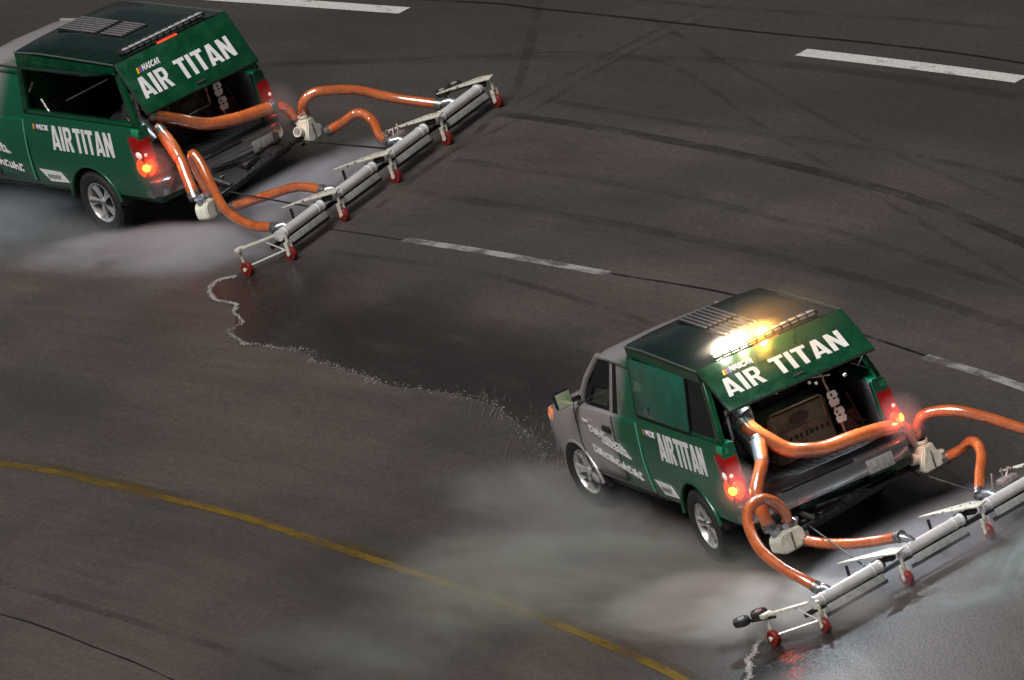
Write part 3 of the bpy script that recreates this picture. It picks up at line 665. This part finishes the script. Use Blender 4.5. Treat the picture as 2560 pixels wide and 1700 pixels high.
# blower engine units sitting in the beds
def engine(T, B, label, skin=None):
    skin = skin or TAN
    E = empty('blower_unit', (0, 0, 0)); E.matrix_world = T.matrix_basis @ B @ Matrix.Translation((-.35, -.08, .775))
    tag(E, label, 'air blower', 'blower units in the pickup beds')
    bm = bmesh.new(); add_box(bm, (0, 0, .27), (1.05, .70, .54), .03); h = fin(bm, 'housing', skin, E)
    bm = bmesh.new()
    for a, b in (((-.535, -.30, .33), (-.535, .30, .33)), ((-.535, -.30, .57), (-.535, .30, .57)), ((-.535, -.30, .33), (-.535, -.30, .57)), ((-.535, .30, .33), (-.535, .30, .57))): add_tube(bm, [a, b], .012, 6)
    fin(bm, 'face_frame', (speck('frame_metal', (.30, .28, .22), (.2, .18, .15), 9, .4, .5) if skin is TAN else BAND), E)
    bm = bmesh.new(); add_lathe(bm, [(0, -.002), (.11, -.002), (.115, 0), (.115, .004)], 24, (0, 0, 0))
    for v in bm.verts: v.co = Vector((-.532-v.co.y, v.co.x, .43+v.co.z*.55))
    em = fin(bm, 'face_emblem', mat('emblem_dark', (.025, .02, .015), .5), E, smooth=0)
    q_ = random.Random(11)
    for k in range(5):
        bm = bmesh.new(); y0 = q_.choice((-.58, -.5, -.42, .36, .42)); add_tube(bm, spline([(-.54, y0, .30+q_.random()*.3), (-.62, y0+q_.uniform(-.15, .15), .2), (-.60, y0+q_.uniform(-.3, .3), .06), (-.5, y0+q_.uniform(-.3, .3), .02)], 5), .012, 6); fin(bm, 'cable', BLACK, E)
    bm = bmesh.new()
    for k in range(10): add_box(bm, (-.53, -.28+k*.062, .24), (.02, .03, .05), .003)
    tag(fin(bm, 'vent_slots', BLACK, E), kind='stuff')
    bm = bmesh.new(); add_box(bm, (-.40, -.52, .16), (.34, .22, .30), .03); fin(bm, 'fuel_tank', speck('tank_red', (.10, .012, .010), (.05, .01, .01), 9, .4), E)
    bm = bmesh.new(); add_box(bm, (.1, 0, .66), (.5, .5, .22), .04); fin(bm, 'air_cleaner', BLACK, E)
    bm = bmesh.new(); add_tube(bm, [(-.45, .5, .2), (-.2, .55, .45), (0, .5, .6)], .09, 12); add_lathe(bm, [(0, -.08), (.25, -.08), (.25, .08), (0, .08)], 24, (.05, .55, .3)); fin(bm, 'blower_scroll', GALV, E)
    return E
EA = engine(TA, BA, 'blower unit coloured dark for the shade inside the far pickup bed under its hatch', FRAME)  # near-black skin puts the shade of the bed into the colour
EB = engine(TB, BB, 'tan blower unit lit amber inside the near pickup bed')

# ------------------------------------------------------------ towed blower rig
def make_rig(loc, yaw, H, bar0, bara, beam, label, end_left):
    R = empty('blower_rig', loc, yaw); tag(R, label, 'track dryer', 'towed blower bars')
    def F(bm, name, m, par=R, smooth=40): return fin(bm, name, m, par, None, smooth)
    u = Vector((math.cos(bara), math.sin(bara), 0)); v = Vector((-u.y, u.x, 0))     # u along the bar to the right, v forward
    if v.x < 0: v = -v
    O = Vector((bar0[0], bar0[1], 0))
    W = lambda a, b, z: O+u*a+v*b+Vector((0, 0, z))
    D = 1.152; U0 = -.155
    wheel_me = None
    def castor(a, b, r=.085, m=REDW, name='castor_wheel'):
        bm = bmesh.new(); add_lathe(bm, [(.0, -.028), (r*.62, -.028), (r*.92, -.03), (r, -.018), (r, .018), (r*.92, .03), (r*.62, .028), (0, .028)], 24, (0, 0, 0))
        c = W(a, b, r); yaw_w = random.uniform(.0, .35)
        mt = Matrix.Translation(c) @ Matrix.Rotation(bara+random.uniform(-.15, .15)+PI/2+.25, 4, 'Z') @ Matrix.Rotation(PI/2*0, 4, 'X')
        bmesh.ops.transform(bm, matrix=Matrix.Translation(c) @ Matrix.Rotation(yaw_w, 4, 'Z'), verts=bm.verts)
        o = F(bm, name, m)
        bm = bmesh.new(); bmesh.ops.create_uvsphere(bm, u_segments=10, v_segments=6, radius=.026, matrix=Matrix.Translation(c+u*-.02+v*.02)); bmesh.ops.create_cone(bm, cap_ends=True, segments=10, radius1=.02, radius2=.02, depth=.10, matrix=Matrix.Translation(c) @ Matrix.Rotation(yaw_w, 4, 'Z') @ Matrix.Rotation(PI/2, 4, 'X'))
        F(bm, 'hub', YEL, o); return o
    nk = 5
    for k in range(nk):
        a = U0+k*D
        castor(a, -.13)
        # fork and triangular bracket arm reaching forward
        bm = bmesh.new()
        add_tube(bm, [W(a, -.13, .23), W(a, -.13, .36)], .02, 8)
        for d in (-.04, .04): add_box(bm, W(a+d, -.13, .165), (.012, .05, .15), 0, (0, 0, bara))
        F(bm, 'castor_fork', YEL)
        if k > 0:
            bm = bmesh.new()
            add_prism(bm, [W(a-.07, -.18, .385), W(a+.07, -.15, .385), W(a+.03, .04, .385), W(a-.28, .30, .385), W(a-.42, .40, .385), W(a-.20, .08, .385)], (0, 0, .018), .004)
            F(bm, 'bracket_arm', YEL)
            bm = bmesh.new(); add_tube(bm, [W(a-.38, .30, .36), W(a-.38, .30, .22)], .018, 8); add_box(bm, W(a-.16, .05, .30), (.12, .10, .10), .02, (0, 0, bara)); add_box(bm, W(a-.06, -.02, .33), (.09, .13, .06), .015, (0, 0, bara+.5))
            tag(F(bm, 'bracket_clamp', BLACK), kind='stuff')
            castor(a-.38, .30, .07, BLACK, 'guide_wheel')
            bm = bmesh.new()
            for q in range(5): add_box(bm, W(a-.02-.08*q, .0+.06*q, .395), (.025, .025, .02), .004)
            tag(F(bm, 'bolt', CHROME), kind='stuff')
    # tube sections with slot nozzle blades
    for k in range(nk-1):
        a0 = U0+k*D+(.10 if k else .05); a1 = U0+(k+1)*D-(.20 if k < 3 else .05)
        bm = bmesh.new(); add_tube(bm, [W(a0, 0, .30), W(a1, 0, .30)], .062, 20)
        for aa in (a0, a0+.10, a1-.10, a1): add_tube(bm, [W(aa-.012, 0, .30), W(aa+.012, 0, .30)], .069, 16)
        t = F(bm, 'tube_section', ALU)
        bm = bmesh.new(); add_prism(bm, [W(a0+.10, -.068, .235), W(a1-.03, -.068, .235), W(a1-.03, -.095, .165), W(a0+.10, -.095, .165)], u*.0+v*.012, .002); fin(bm, 'nozzle_blade', ALU2, t)
        bm = bmesh.new(); add_prism(bm, [W(a0+.04, -.078, .165), W(a1+.0, -.078, .165), W(a1+.0, -.088, .125), W(a0+.04, -.088, .125)], v*.008); fin(bm, 'bar_shade_strip', BLACK, t)  # black strip added to stand for the thin shadow under the bar
    # backbone rail under the sections, continuous
    bm = bmesh.new(); add_tube(bm, [W(U0-.05, .07, .20), W(U0+4*D+.05, .07, .20)], .030, 8); F(bm, 'backbone', FRAME)
    # left outrigger
    bm = bmesh.new(); add_box(bm, (0, 0, 0), (.44, .05, .03), .006)
    p0, p1 = W(U0, .0, .33), W(U0-.36, .30, .33); dd = p1-p0
    bmesh.ops.transform(bm, matrix=Matrix.Translation((p0+p1)/2) @ Matrix.Rotation(math.atan2(dd.y, dd.x), 4, 'Z'), verts=bm.verts)
    add_box(bm, p1+Vector((0, 0, 0)), (.13, .07, .05), .01, (0, 0, bara)); add_tube(bm, [p1, p1-Vector((0, 0, .16))], .018, 8); F(bm, 'outrigger_arm', YEL)
    bm = bmesh.new(); add_tube(bm, [W(U0+.05, -.12, .14), W(U0-.36, .20, .12)], .012, 6); add_tube(bm, [W(U0+.0, -.05, .14), W(U0-.15, .12, .34)], .010, 6); F(bm, 'outrigger_brace', ALU)
    castor(U0-.38, .26)
    ends = []
    if end_left: ends.append((U0-.42, .50))
    ends.append((U0+4*D-.02, .50)); 
    for a, b in ends:
        for da, db in ((-.08, .05), (.12, .0)):
            bm = bmesh.new(); add_lathe(bm, [(.04, -.03), (.085, -.035), (.095, 0), (.085, .035), (.04, .03)], 18, W(a+da, b+db, .30), 'Z'); F(bm, 'pneumatic_wheel', RUBBER)
            bm = bmesh.new(); bmesh.ops.create_cone(bm, cap_ends=True, segments=12, radius1=.04, radius2=.04, depth=.05, matrix=Matrix.Translation(W(a+da, b+db, .315))); F(bm, 'wheel_hub', ALLOY)
        bm = bmesh.new(); add_tube(bm, [W(a-.08, b+.05, .27), W(a+.12, b, .27)], .016, 6); add_tube(bm, [W(a, b, .27), W(a+.1, b-.30, .30)], .016, 6); F(bm, 'wheel_arm', BLACK)
    # valve cluster on the third section
    bm = bmesh.new()
    for q in range(6): add_tube(bm, [W(U0+2.55*D+random.uniform(-.15, .15), .12+random.uniform(0, .22), .30), W(U0+2.55*D+random.uniform(-.15, .15), .10+random.uniform(0, .22), .46)], .014, 6)
    add_box(bm, W(U0+2.55*D, .16, .36), (.22, .13, .08), .02, (0, 0, bara)); F(bm, 'valve_cluster', speck('weathered_pink_metal', (.34, .26, .25), (.2, .17, .17), 20, .5, .3))
    # ---- carrier frame behind the pickup
    bl, br, bz = Vector((*beam[0], 0)), Vector((*beam[1], 0)), beam[2]
    bd = (br-bl).normalized(); up = Vector((0, 0, bz))
    bm = bmesh.new(); add_tube(bm, [bl-bd*.12+up, br+bd*.10+up], .032, 8); F(bm, 'carrier_beam', FRAME)
    bm = bmesh.new()
    for y, t in ((.42, .12), (-.42, .72)): bm = bmesh.new(); add_tube(bm, [(-1.35, y, .62), Vector((0, 0, bz+.02))+bl.lerp(br, t)], .035, 8); F(bm, 'draw_bar', FRAME)
    bm = bmesh.new(); add_tube(bm, [(-1.2, 0, .42), Vector((0, 0, bz))+bl.lerp(br, .45)], .045, 8); F(bm, 'draw_bar', FRAME)
    bm = bmesh.new(); q = [Vector((-1.46, .66, .56)), Vector((-1.46, -.72, .56)), br+up-bd*.12+Vector((.03, 0, -.05)), bl+up+bd*.08+Vector((.03, 0, -.05))]
    add_prism(bm, q, (0, 0, -.02)); F(bm, 'carrier_deck', LINER)
    bm = bmesh.new()
    rr = random.Random(5)
    for k in range(16):
        a, b = rr.uniform(.1, .9), rr.uniform(.2, .95); p = q[0].lerp(q[1], a).lerp(q[3].lerp(q[2], a), b)
        add_box(bm, p+Vector((0, 0, .012)), (rr.uniform(.015, .05), rr.uniform(.015, .05), .02), .004)
    tag(F(bm, 'deck_bolt', BAND), kind='stuff')
    bm = bmesh.new(); p = q[0].lerp(q[1], .55).lerp(q[3].lerp(q[2], .55), .55); add_box(bm, p+Vector((0, 0, .04)), (.30, .16, .07), .02, (0, 0, bara)); add_tube(bm, [q[0].lerp(q[1], .3)+Vector((0, 0, .05)), p+Vector((0, 0, .07)), q[1].lerp(q[2], .4)+Vector((0, 0, .06))], .02, 6); F(bm, 'winch', FRAME)
    bm = bmesh.new(); e = W(U0+1.0*D-.30, .10, .34); add_tube(bm, [bl.lerp(br, .05)+up, e], .010, 6); F(bm, 'tow_rod', FRAME)
    bm = bmesh.new(); e = W(U0+2.25*D, .10, .34); add_tube(bm, [bl.lerp(br, 1.0)+up, e], .012, 6); F(bm, 'tow_rod', FRAME)
    # ---- manifolds
    for key, mir in (('manL', 1), ('manR', -1)):
        c = Vector(H[key])
        bm = bmesh.new()
        if mir == 1:
            add_loft(bm, [[(c+bd*a+Vector((-bd.y, bd.x, 0))*b+Vector((0, 0, zz))) for a, b in ((-wx_, -.09), (wx_, -.09), (wx_, .09), (-wx_, .09))] for wx_, zz in ((.10, -.13), (.17, -.10), (.185, .0), (.16, .07), (.12, .10))])
        else:
            add_loft(bm, [[(c+bd*a+Vector((-bd.y, bd.x, 0))*b+Vector((0, 0, zz))) for a, b in ((-wx_, -.09), (wx_, -.09), (wx_, .09), (-wx_, .09))] for wx_, zz in ((.12, -.13), (.15, -.08), (.13, .0), (.08, .08), (.065, .15))])
        bmesh.ops.bevel(bm, geom=bm.edges[:], offset=.015, segments=2, affect='EDGES')
        mo = F(bm, 'manifold', OFFW, smooth=50)
        if mir == 1: ports = [((-.11, .0, .09), (-.13, 0, .17)), ((.02, 0, .09), (.02, 0, .17)), ((.13, 0, .08), (.14, 0, .16)), ((.15, 0, -.04), (.24, .0, -.06))]
        else: ports = [((-.11, 0, .02), (-.20, 0, .06)), ((.0, 0, .13), (.0, 0, .20)), ((.11, 0, -.04), (.20, 0, -.06))]
        for p0, p1 in ports:
            T3 = lambda p: c+bd*p[0]+Vector((0, 0, p[2]))
            bm = bmesh.new(); add_tube(bm, [T3(p0), T3(p1)], .052, 12); add_tube(bm, [T3(p0).lerp(T3(p1), .55), T3(p1)], .064, 12); fin(bm, 'port_collar', OFFW if mir < 0 else GALV, mo)
        bm = bmesh.new(); n_ = Vector((-bd.y, bd.x, 0)) if Vector((-bd.y, bd.x, 0)).x < 0 else -Vector((-bd.y, bd.x, 0))
        add_box(bm, c+n_*.095+Vector((0, 0, -.02)), (.02, .012, .20), .003, (0, 0, bara)); fin(bm, 'seam_rib', BAND, mo)
        bm = bmesh.new(); add_tube(bm, [c-Vector((0, 0, .12)), c-Vector((0, 0, .12))+(bl+up-c)*.0+Vector((.0, 0, -.0))+bd*(.18*-mir)*-1], .02, 6)
        add_tube(bm, [c-Vector((0, 0, .05)), Vector((c.x, c.y, bz))+bd*(.25*mir)], .025, 6); fin(bm, 'mounting_stay', FRAME, mo)
    # ---- hoses
    for nm, r in (('main', .080), ('mainend', .056), ('down', .070), ('loop', .058), ('lr', .057), ('R1', .060), ('R2', .057)):
        pts = spline(H[nm], 8); bm = bmesh.new(); seg_ = 16
        ln = sum((b-a).length for a, b in zip(pts, pts[1:])); nr = int(ln/.016)//2*2+1; fine = []; acc = [0]
        for a, b in zip(pts, pts[1:]): acc.append(acc[-1]+(b-a).length)
        j = 0
        for q in range(nr+1):
            d_ = ln*q/nr
            while j < len(pts)-2 and acc[j+1] < d_: j += 1
            fine.append(pts[j].lerp(pts[j+1], (d_-acc[j])/max(1e-6, acc[j+1]-acc[j])))
        add_tube(bm, fine, r, seg_, True, rfun=lambda t: r*(1.035 if round(t*nr) % 2 else .965)*(1+.02*math.sin(t*23+r*90))); ho = F(bm, 'orange_hose', HOSE, smooth=60)
        for a, b in ((0, 1), (-1, -2)):
            p = pts[a]; d = (pts[b]-p).normalized(); bm = bmesh.new()
            add_tube(bm, [p-d*.035, p+d*.05], r+.008, 14); add_tube(bm, [p+d*.012, p+d*.026], r+.013, 14); fin(bm, 'hose_clamp', BAND, ho)
    # elbows where hoses meet the tube
    for nm in ('loop', 'lr', 'R2', 'R1'):
        p = Vector(H[nm][-1]); a = (p-O).dot(u); a = min(max(a, U0+.1), U0+4*D)
        bm = bmesh.new(); add_tube(bm, [p, p.lerp(W(a+.06, 0, .33), .6)+Vector((0, 0, .02)), W(a+.08, 0, .30)], .046, 10); F(bm, 'inlet_elbow', GALV)
    # duct tee on the down hose
    p = Vector(H['down'][0]); q = Vector(H['down'][2]); bm = bmesh.new(); add_tube(bm, [p+Vector((.05, 0, .04)), p, p.lerp(q, .5), q], .074, 14); F(bm, 'duct_tee', GALV if end_left else HOSE)
    return R

HB = {
'main': [(-1.0, .55, 1.63), (-1.1, .52, 1.53), (-1.2, .43, 1.41), (-1.3, .3, 1.26), (-1.35, .14, 1.19), (-1.35, -.1, 1.12), (-1.35, -.44, 1.1), (-1.3, -.79, 1.04), (-1.25, -.96, 1.0)],
'mainend': [(-1.25, -.96, 1.0), (-1.25, -1.03, .95), (-1.2, -1.08, .83), (-1.17, -1.10, .74)],
'down': [(-1.15, .53, 1.45), (-1.25, .55, 1.39), (-1.4, .64, 1.27), (-1.5, .77, 1.15), (-1.55, .85, 1.03), (-1.6, .87, .85), (-1.62, .85, .66)],
'loop': [(-1.65, .65, .63), (-1.7, .67, .77), (-1.75, .76, .93), (-1.85, .9, 1.05), (-1.95, 1.05, 1.08), (-2.05, 1.18, 1.03), (-2.2, 1.26, .91), (-2.5, 1.31, .76), (-2.8, 1.25, .6), (-3.05, 1.15, .47), (-3.15, 1.08, .38)],
'lr': [(-1.65, .55, .40), (-1.9, .42, .35), (-2.25, .23, .34), (-2.6, .03, .37), (-2.85, -.05, .42)],
'R1': [(-1.15, -1.16, .74), (-1.2, -1.17, .86), (-1.3, -1.23, 1.0), (-1.4, -1.36, 1.02), (-1.55, -1.53, .98), (-1.7, -1.76, .84), (-1.9, -2.05, .62), (-2.15, -2.4, .42)],
'R2': [(-1.25, -1.36, .46), (-1.4, -1.48, .52), (-1.6, -1.54, .63), (-1.8, -1.54, .64), (-2.0, -1.47, .57), (-2.2, -1.32, .47), (-2.45, -1.16, .36)],
'manL': (-1.66, .72, .49), 'manR': (-1.22, -1.17, .54)}
HA = {
'main': [(-1.0, .52, 1.40), (-1.15, .27, 1.25), (-1.3, .01, 1.09), (-1.35, -.37, .99), (-1.35, -.92, .91)],
'mainend': [(-1.35, -.92, .91), (-1.3, -1.1, .84), (-1.3, -1.18, .71), (-1.32, -1.20, .60)],
'down': [(-1.15, .56, 1.23), (-1.35, .6, 1.1), (-1.55, .67, .92), (-1.7, .75, .7), (-1.82, .81, .52)],
'loop': [(-1.9, .66, .46), (-1.9, .70, .78), (-1.95, .75, 1.0), (-2.02, .76, 1.06), (-2.13, .77, .94), (-2.4, .89, .69), (-2.8, 1.05, .49), (-3.3, 1.12, .37), (-3.75, 1.08, .34)],
'lr': [(-2.0, .45, .24), (-2.3, .39, .30), (-2.6, .33, .36), (-3.0, .2, .43), (-3.2, .12, .41), (-3.42, .07, .36)],
'R1': [(-1.4, -1.28, .66), (-1.5, -1.26, .82), (-1.6, -1.36, .91), (-1.7, -1.53, .88), (-1.85, -1.83, .76), (-2.1, -2.13, .54), (-2.5, -2.45, .34)],
'R2': [(-1.6, -1.43, .40), (-1.8, -1.51, .47), (-2.0, -1.59, .56), (-2.12, -1.64, .54), (-2.3, -1.62, .45), (-2.6, -1.45, .36), (-2.9, -1.35, .34)],
'manL': (-1.9, .71, .35), 'manR': (-1.42, -1.25, .47)}
RB = make_rig((0, 0, 0), 0, HB, (-3.30, 1.12), -1.30, ((-1.62, .50), (-1.20, -.92), .50), 'near towed blower bar with orange hoses, behind the beacon-lit pickup', True)
RA = make_rig((20.548, -.713, 0), .2643, HA, (-3.93, 1.10), -1.25, ((-1.95, .50), (-1.42, -1.05), .42), 'far towed blower bar with orange hoses, behind the upper left pickup', False)

# ------------------------------------------------------------ driver in the near cab
def driver():
    sk_v = [(0, 0, 0), (.02, 0, .20), (.05, 0, .42), (.06, 0, .54), (.08, 0, .62), (.05, .19, .47), (.20, .24, .27), (.42, .14, .33), (.05, -.19, .47), (.20, -.24, .27), (.42, -.14, .33), (.40, .10, .0), (.55, .11, -.38), (.40, -.10, .0), (.55, -.11, -.38)]
    rad = [.15, .14, .16, .06, .055, .075, .05, .035, .075, .05, .035, .08, .05, .08, .05]
    ed = [(0, 1), (1, 2), (2, 3), (3, 4), (2, 5), (5, 6), (6, 7), (2, 8), (8, 9), (9, 10), (0, 11), (11, 12), (0, 13), (13, 14)]
    me = bpy.data.meshes.new('person'); me.from_pydata(sk_v, ed, []); o = bpy.data.objects.new('person', me); COL.objects.link(o)
    md = o.modifiers.new('s', 'SKIN'); sv = me.skin_vertices[0].data
    for i, r in enumerate(rad): sv[i].radius = (r, r)
    sv[0].use_root = True
    o.modifiers.new('ss', 'SUBSURF').levels = 2
    bpy.context.view_layer.update()
    nm = bpy.data.meshes.new_from_object(o.evaluated_get(bpy.context.evaluated_depsgraph_get())); o.modifiers.clear(); o.data = nm
    nm.materials.append(speck('hi_vis_vest', (.55, .60, .03), (.42, .46, .02), 12, .7)); nm.polygons.foreach_set('use_smooth', [True]*len(nm.polygons))
    skin = speck('skin', (.42, .24, .17), (.36, .2, .14), 15, .55)
    bm = bmesh.new(); bmesh.ops.create_uvsphere(bm, u_segments=24, v_segments=16, radius=1)
    for v in bm.verts:
        x, y, z = v.co; j = 1-.22*max(0, -z); f = 1+.10*max(0, x)*(.5-abs(z))
        nose = .16*math.exp(-(y*y*60+(z+.12)**2*26)) if x > 0 else 0
        v.co = Vector((.092*x*f*j+.092*nose, .075*y*j, .115*z))
    for s in (-1, 1): bmesh.ops.create_uvsphere(bm, u_segments=8, v_segments=6, radius=.02, matrix=Matrix.Translation((-.005, s*.075, -.01)) @ Matrix.Diagonal((1, .5, 1.5, 1)))
    h = fin(bm, 'head', skin, o, Matrix.Translation((.10, 0, .73)), 60)
    bm = bmesh.new(); bmesh.ops.create_uvsphere(bm, u_segments=20, v_segments=12, radius=1, matrix=Matrix.Diagonal((.104, .088, .125, 1)))
    bmesh.ops.delete(bm, geom=[v for v in bm.verts if v.co.z < .03 and v.co.x > -.03 or v.co.z < -.05], context='VERTS'); fin(bm, 'hair', speck('hair', (.03, .02, .015), (.05, .035, .02), 40, .7), h)
    for s in (-1, 1):
        bm = bmesh.new(); add_box(bm, (.45, s*.135, .34), (.09, .035, .08), .015)
        for q in range(4): add_tube(bm, [(.48, s*(.135), .375-q*.022), (.515, s*.12, .378-q*.022), (.52, s*.095, .372-q*.022)], .0095, 6)
        add_tube(bm, [(.45, s*.12, .375), (.475, s*.095, .39)], .011, 6); fin(bm, 'hand', skin, o)
    return o
dr = driver(); dr.matrix_world = TB.matrix_basis @ BB @ Matrix.Translation((2.08, .50, .90))
tag(dr, 'driver in yellow hi-vis vest seated behind the near pickup side window', 'person')

# ------------------------------------------------------------ lamp light of the lit lenses
def lamp(name, loc, e, col, r=.05, T=TB, B=BB):
    l = bpy.data.lights.new(name, 'POINT'); l.energy = e; l.color = col; l.shadow_soft_size = r
    o = bpy.data.objects.new(name, l); COL.objects.link(o); o.parent = T; o.matrix_local = B @ Matrix.Translation(loc)
    return o
for y, e, c in ((.50, 16, (1, .90, .76)), (.28, 20, (1, .74, .40)), (.02, 44, (1, .42, .06))):
    lamp('beacon_light', (-.93, y, 2.26), e, c, .05)
for T, B, k in ((TA, BA, 1.), (TB, BB, 1.)):
    for s in (-1, 1): lamp('tail_light', (-1.38, s*.97, .88), 4.5*k, (1, .09, .03), .04, T, B)

WORK = mat('work_lamp_lens', (1, 1, 1), .3, emit=(.86, .93, 1), estr=6)
for T, B, e in ((TA, BA, 38), (TB, BB, 210)):
    for y in (.45, -.45):
        bm = bmesh.new(); add_box(bm, (-1.0, y, 1.93), (.05, .16, .07), .012); wl = fin(bm, 'work_light', BLACK, T, B)
        bm = bmesh.new(); add_box(bm, (-1.03, y, 1.925), (.012, .13, .05), .004); fin(bm, 'work_lens', WORK, wl)
        l = bpy.data.lights.new('work_light_beam', 'SPOT'); l.energy = e; l.color = (.80, .90, 1.0); l.shadow_soft_size = .07; l.spot_size = math.radians(118); l.spot_blend = .8
        o = bpy.data.objects.new('work_light_beam', l); COL.objects.link(o); o.parent = T
        o.matrix_local = B @ Matrix.Translation((-1.06, y, 1.90)) @ Vector((.80, -y*.2, .62)).normalized().to_track_quat('Z', 'Y').to_matrix().to_4x4()

# ------------------------------------------------------------ blown spray and mist, added glow volumes around lamps
def mist(name, c, size, rz, dens, label, nscale=.8, thr=(.40, .70), col=(.86, .88, .92), seed=0., stretch=(1, 1, 1), ragged=.8):
    bm = bmesh.new(); bmesh.ops.create_icosphere(bm, subdivisions=3, radius=1)
    bmesh.ops.scale(bm, vec=(size[0]/2, size[1]/2, size[2]), verts=bm.verts)
    for v in bm.verts: v.co.z = max(v.co.z, 0)
    m = bpy.data.materials.new(name+'_air'); m.use_nodes = True; n = N(m); n.t.nodes.clear()
    out = n.new('ShaderNodeOutputMaterial'); pv = n.new('ShaderNodeVolumePrincipled'); pv.inputs['Color'].default_value = (*col, 1); pv.inputs['Anisotropy'].default_value = .2
    tc = n.new('ShaderNodeTexCoord'); sp = n.new('ShaderNodeSeparateXYZ'); n.link(tc.outputs['Object'], sp.inputs[0])
    X = n.math('DIVIDE', sp.outputs[0], size[0]/2); Y = n.math('DIVIDE', sp.outputs[1], size[1]/2); Z = n.math('DIVIDE', sp.outputs[2], size[2])
    r2 = n.math('ADD', n.math('ADD', n.math('MULTIPLY', X, X), n.math('MULTIPLY', Y, Y)), n.math('MULTIPLY', Z, Z))
    fall = n.ramp(r2, 0., 1., 1., 0.)
    nz = n.noise(n.comb(n.math('ADD', n.math('MULTIPLY', sp.outputs[0], stretch[0]), seed), n.math('MULTIPLY', sp.outputs[1], stretch[1]), n.math('MULTIPLY', sp.outputs[2], stretch[2])), nscale, 6, .66, .9)
    big = n.noise(n.comb(n.math('ADD', n.math('MULTIPLY', sp.outputs[0], stretch[0]), seed+40), n.math('MULTIPLY', sp.outputs[1], stretch[1]), sp.outputs[2]), nscale*.55, 2, .5, 1.2)
    rag = n.math('ADD', fall, n.math('MULTIPLY', n.math('SUBTRACT', big, .5), 1.5*ragged))
    core = n.ramp(rag, .12*ragged, .95, 0., 1.)
    core = n.math('MULTIPLY', core, n.ramp(r2, .75, 1., 1., 0.))
    d = n.math('MULTIPLY', n.math('MULTIPLY', core, n.ramp(nz, thr[0], thr[1], .10, 1.)), dens)
    n.link(d, pv.inputs['Density']); n.link(pv.outputs[0], out.inputs['Volume'])
    o = fin(bm, name, m, smooth=60); o.location = (c[0], c[1], .012); o.rotation_euler = (0, 0, rz)
    return tag(o, label, kind='stuff')
# (name, centre, size, turn, density, label, noise scale, threshold, colour, seed, stretch)
MISTS = [
 ('spray_and_glow_mist', (-1.9, 1.55), (5.0, 2.0, .42), .40, 7.0, 'bright spray plume blown from left end of near blower bar', 1.3, (.34, .66), (.95, .92, .87), 3., (.40, 2.0, 1.6)),
 ('spray_and_glow_mist', (.9, 2.1), (9.0, 3.4, .60), .30, 1.05, 'faint grey spray streaming along left side of near pickup', 1.6, (.34, .68), (.84, .88, .82), 5., (.30, 1.6, 1.4)),
 ('spray_and_glow_mist', (1.4, 3.1), (3.2, 1.1, .9), .5, 1.0, 'pale yellowish spray wisp crossing the yellow line', 1.5, (.46, .70), (.86, .88, .66), 11., (.8, 1.6, .5)),
 ('spray_and_glow_mist', (1.8, 4.4), (5.5, 2.3, .40), .3, .8, 'pale green mist patch below the yellow line', 1.1, (.42, .72), (.74, .86, .82), 17., (.4, 1.6, 1.2)),
 ('spray_and_glow_mist', (-2.35, -.35), (2.4, 5.2, .38), .26, 2.8, 'low mist between near pickup bumper and its blower bar', 1.2, (.34, .70), (.90, .92, .98), 23., (1.6, .6, 1.4)),
 ('spray_and_glow_mist', (-4.3, -1.6), (3.4, 5.2, .28), .2, 2.4, 'thin teal volume imitating wet sheen on the track behind near blower bar', 1.1, (.38, .72), (.74, .92, .90), 29., (.7, 1, 1.4)),  # tinted volume stands in for light glancing off the wet track
 ('spray_and_glow_mist', (3.6, 1.3), (6.0, 2.2, .5), .15, 1.0, 'grey spray around the near pickup front wheel', 1.2, (.36, .70), (.82, .86, .86), 31., (.4, 1.6, 1.2)),
 ('spray_and_glow_mist', (18.5, .25), (5.4, 1.6, .40), .44, 4.6, 'lavender spray plume blown from left end of far blower bar', 1.3, (.34, .66), (.88, .88, .94), 37., (.40, 2.0, 1.6)),
 ('spray_and_glow_mist', (22.2, 1.1), (6.6, 2.6, .7), .3, 1.3, 'bluish mist along the far pickup lower side', 1.1, (.34, .68), (.74, .86, .94), 41., (.4, 1.5, 1.1)),
 ('spray_and_glow_mist', (18.2, -1.4), (2.4, 5.2, .38), .52, 3.0, 'low mist between far pickup bumper and its blower bar', 1.2, (.32, .68), (.86, .86, .93), 43., (1.6, .6, 1.4)),
]
for a in MISTS: mist(*a)
def halo_puff(T, B, loc, size, dens, label, col=(.9, .9, .9)):  # added mist volume that imitates lens bloom around a lit lamp
    o = mist('spray_and_glow_mist', (0, 0), (size[0], size[1], size[2]/2), 0, dens, label, 1.2, (.0, .4), col, 1., (1, 1, 1), 0.)
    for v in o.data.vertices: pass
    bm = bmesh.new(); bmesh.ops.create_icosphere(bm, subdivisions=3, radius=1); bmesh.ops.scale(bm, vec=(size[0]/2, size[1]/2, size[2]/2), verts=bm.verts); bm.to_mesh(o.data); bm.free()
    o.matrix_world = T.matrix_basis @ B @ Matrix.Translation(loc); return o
halo_puff(TB, BB, (-.93, .27, 2.26), (.34, 1.25, .26), .9, 'dense volume added for bloom close around the near pickup beacon bar')
halo_puff(TB, BB, (-1.05, .0, 2.15), (1.5, 2.4, 1.2), .09, 'thin volume added for an amber halo around the near pickup beacon')
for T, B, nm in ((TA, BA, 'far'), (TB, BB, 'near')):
    halo_puff(T, B, (-1.42, .97, .90), (.62, .62, .7), .42, 'volume added for a red glow around the left tail lamp of the %s pickup' % nm)
    halo_puff(T, B, (-1.42, -.97, .90), (.62, .62, .7), .42, 'volume added for a red glow around the right tail lamp of the %s pickup' % nm)
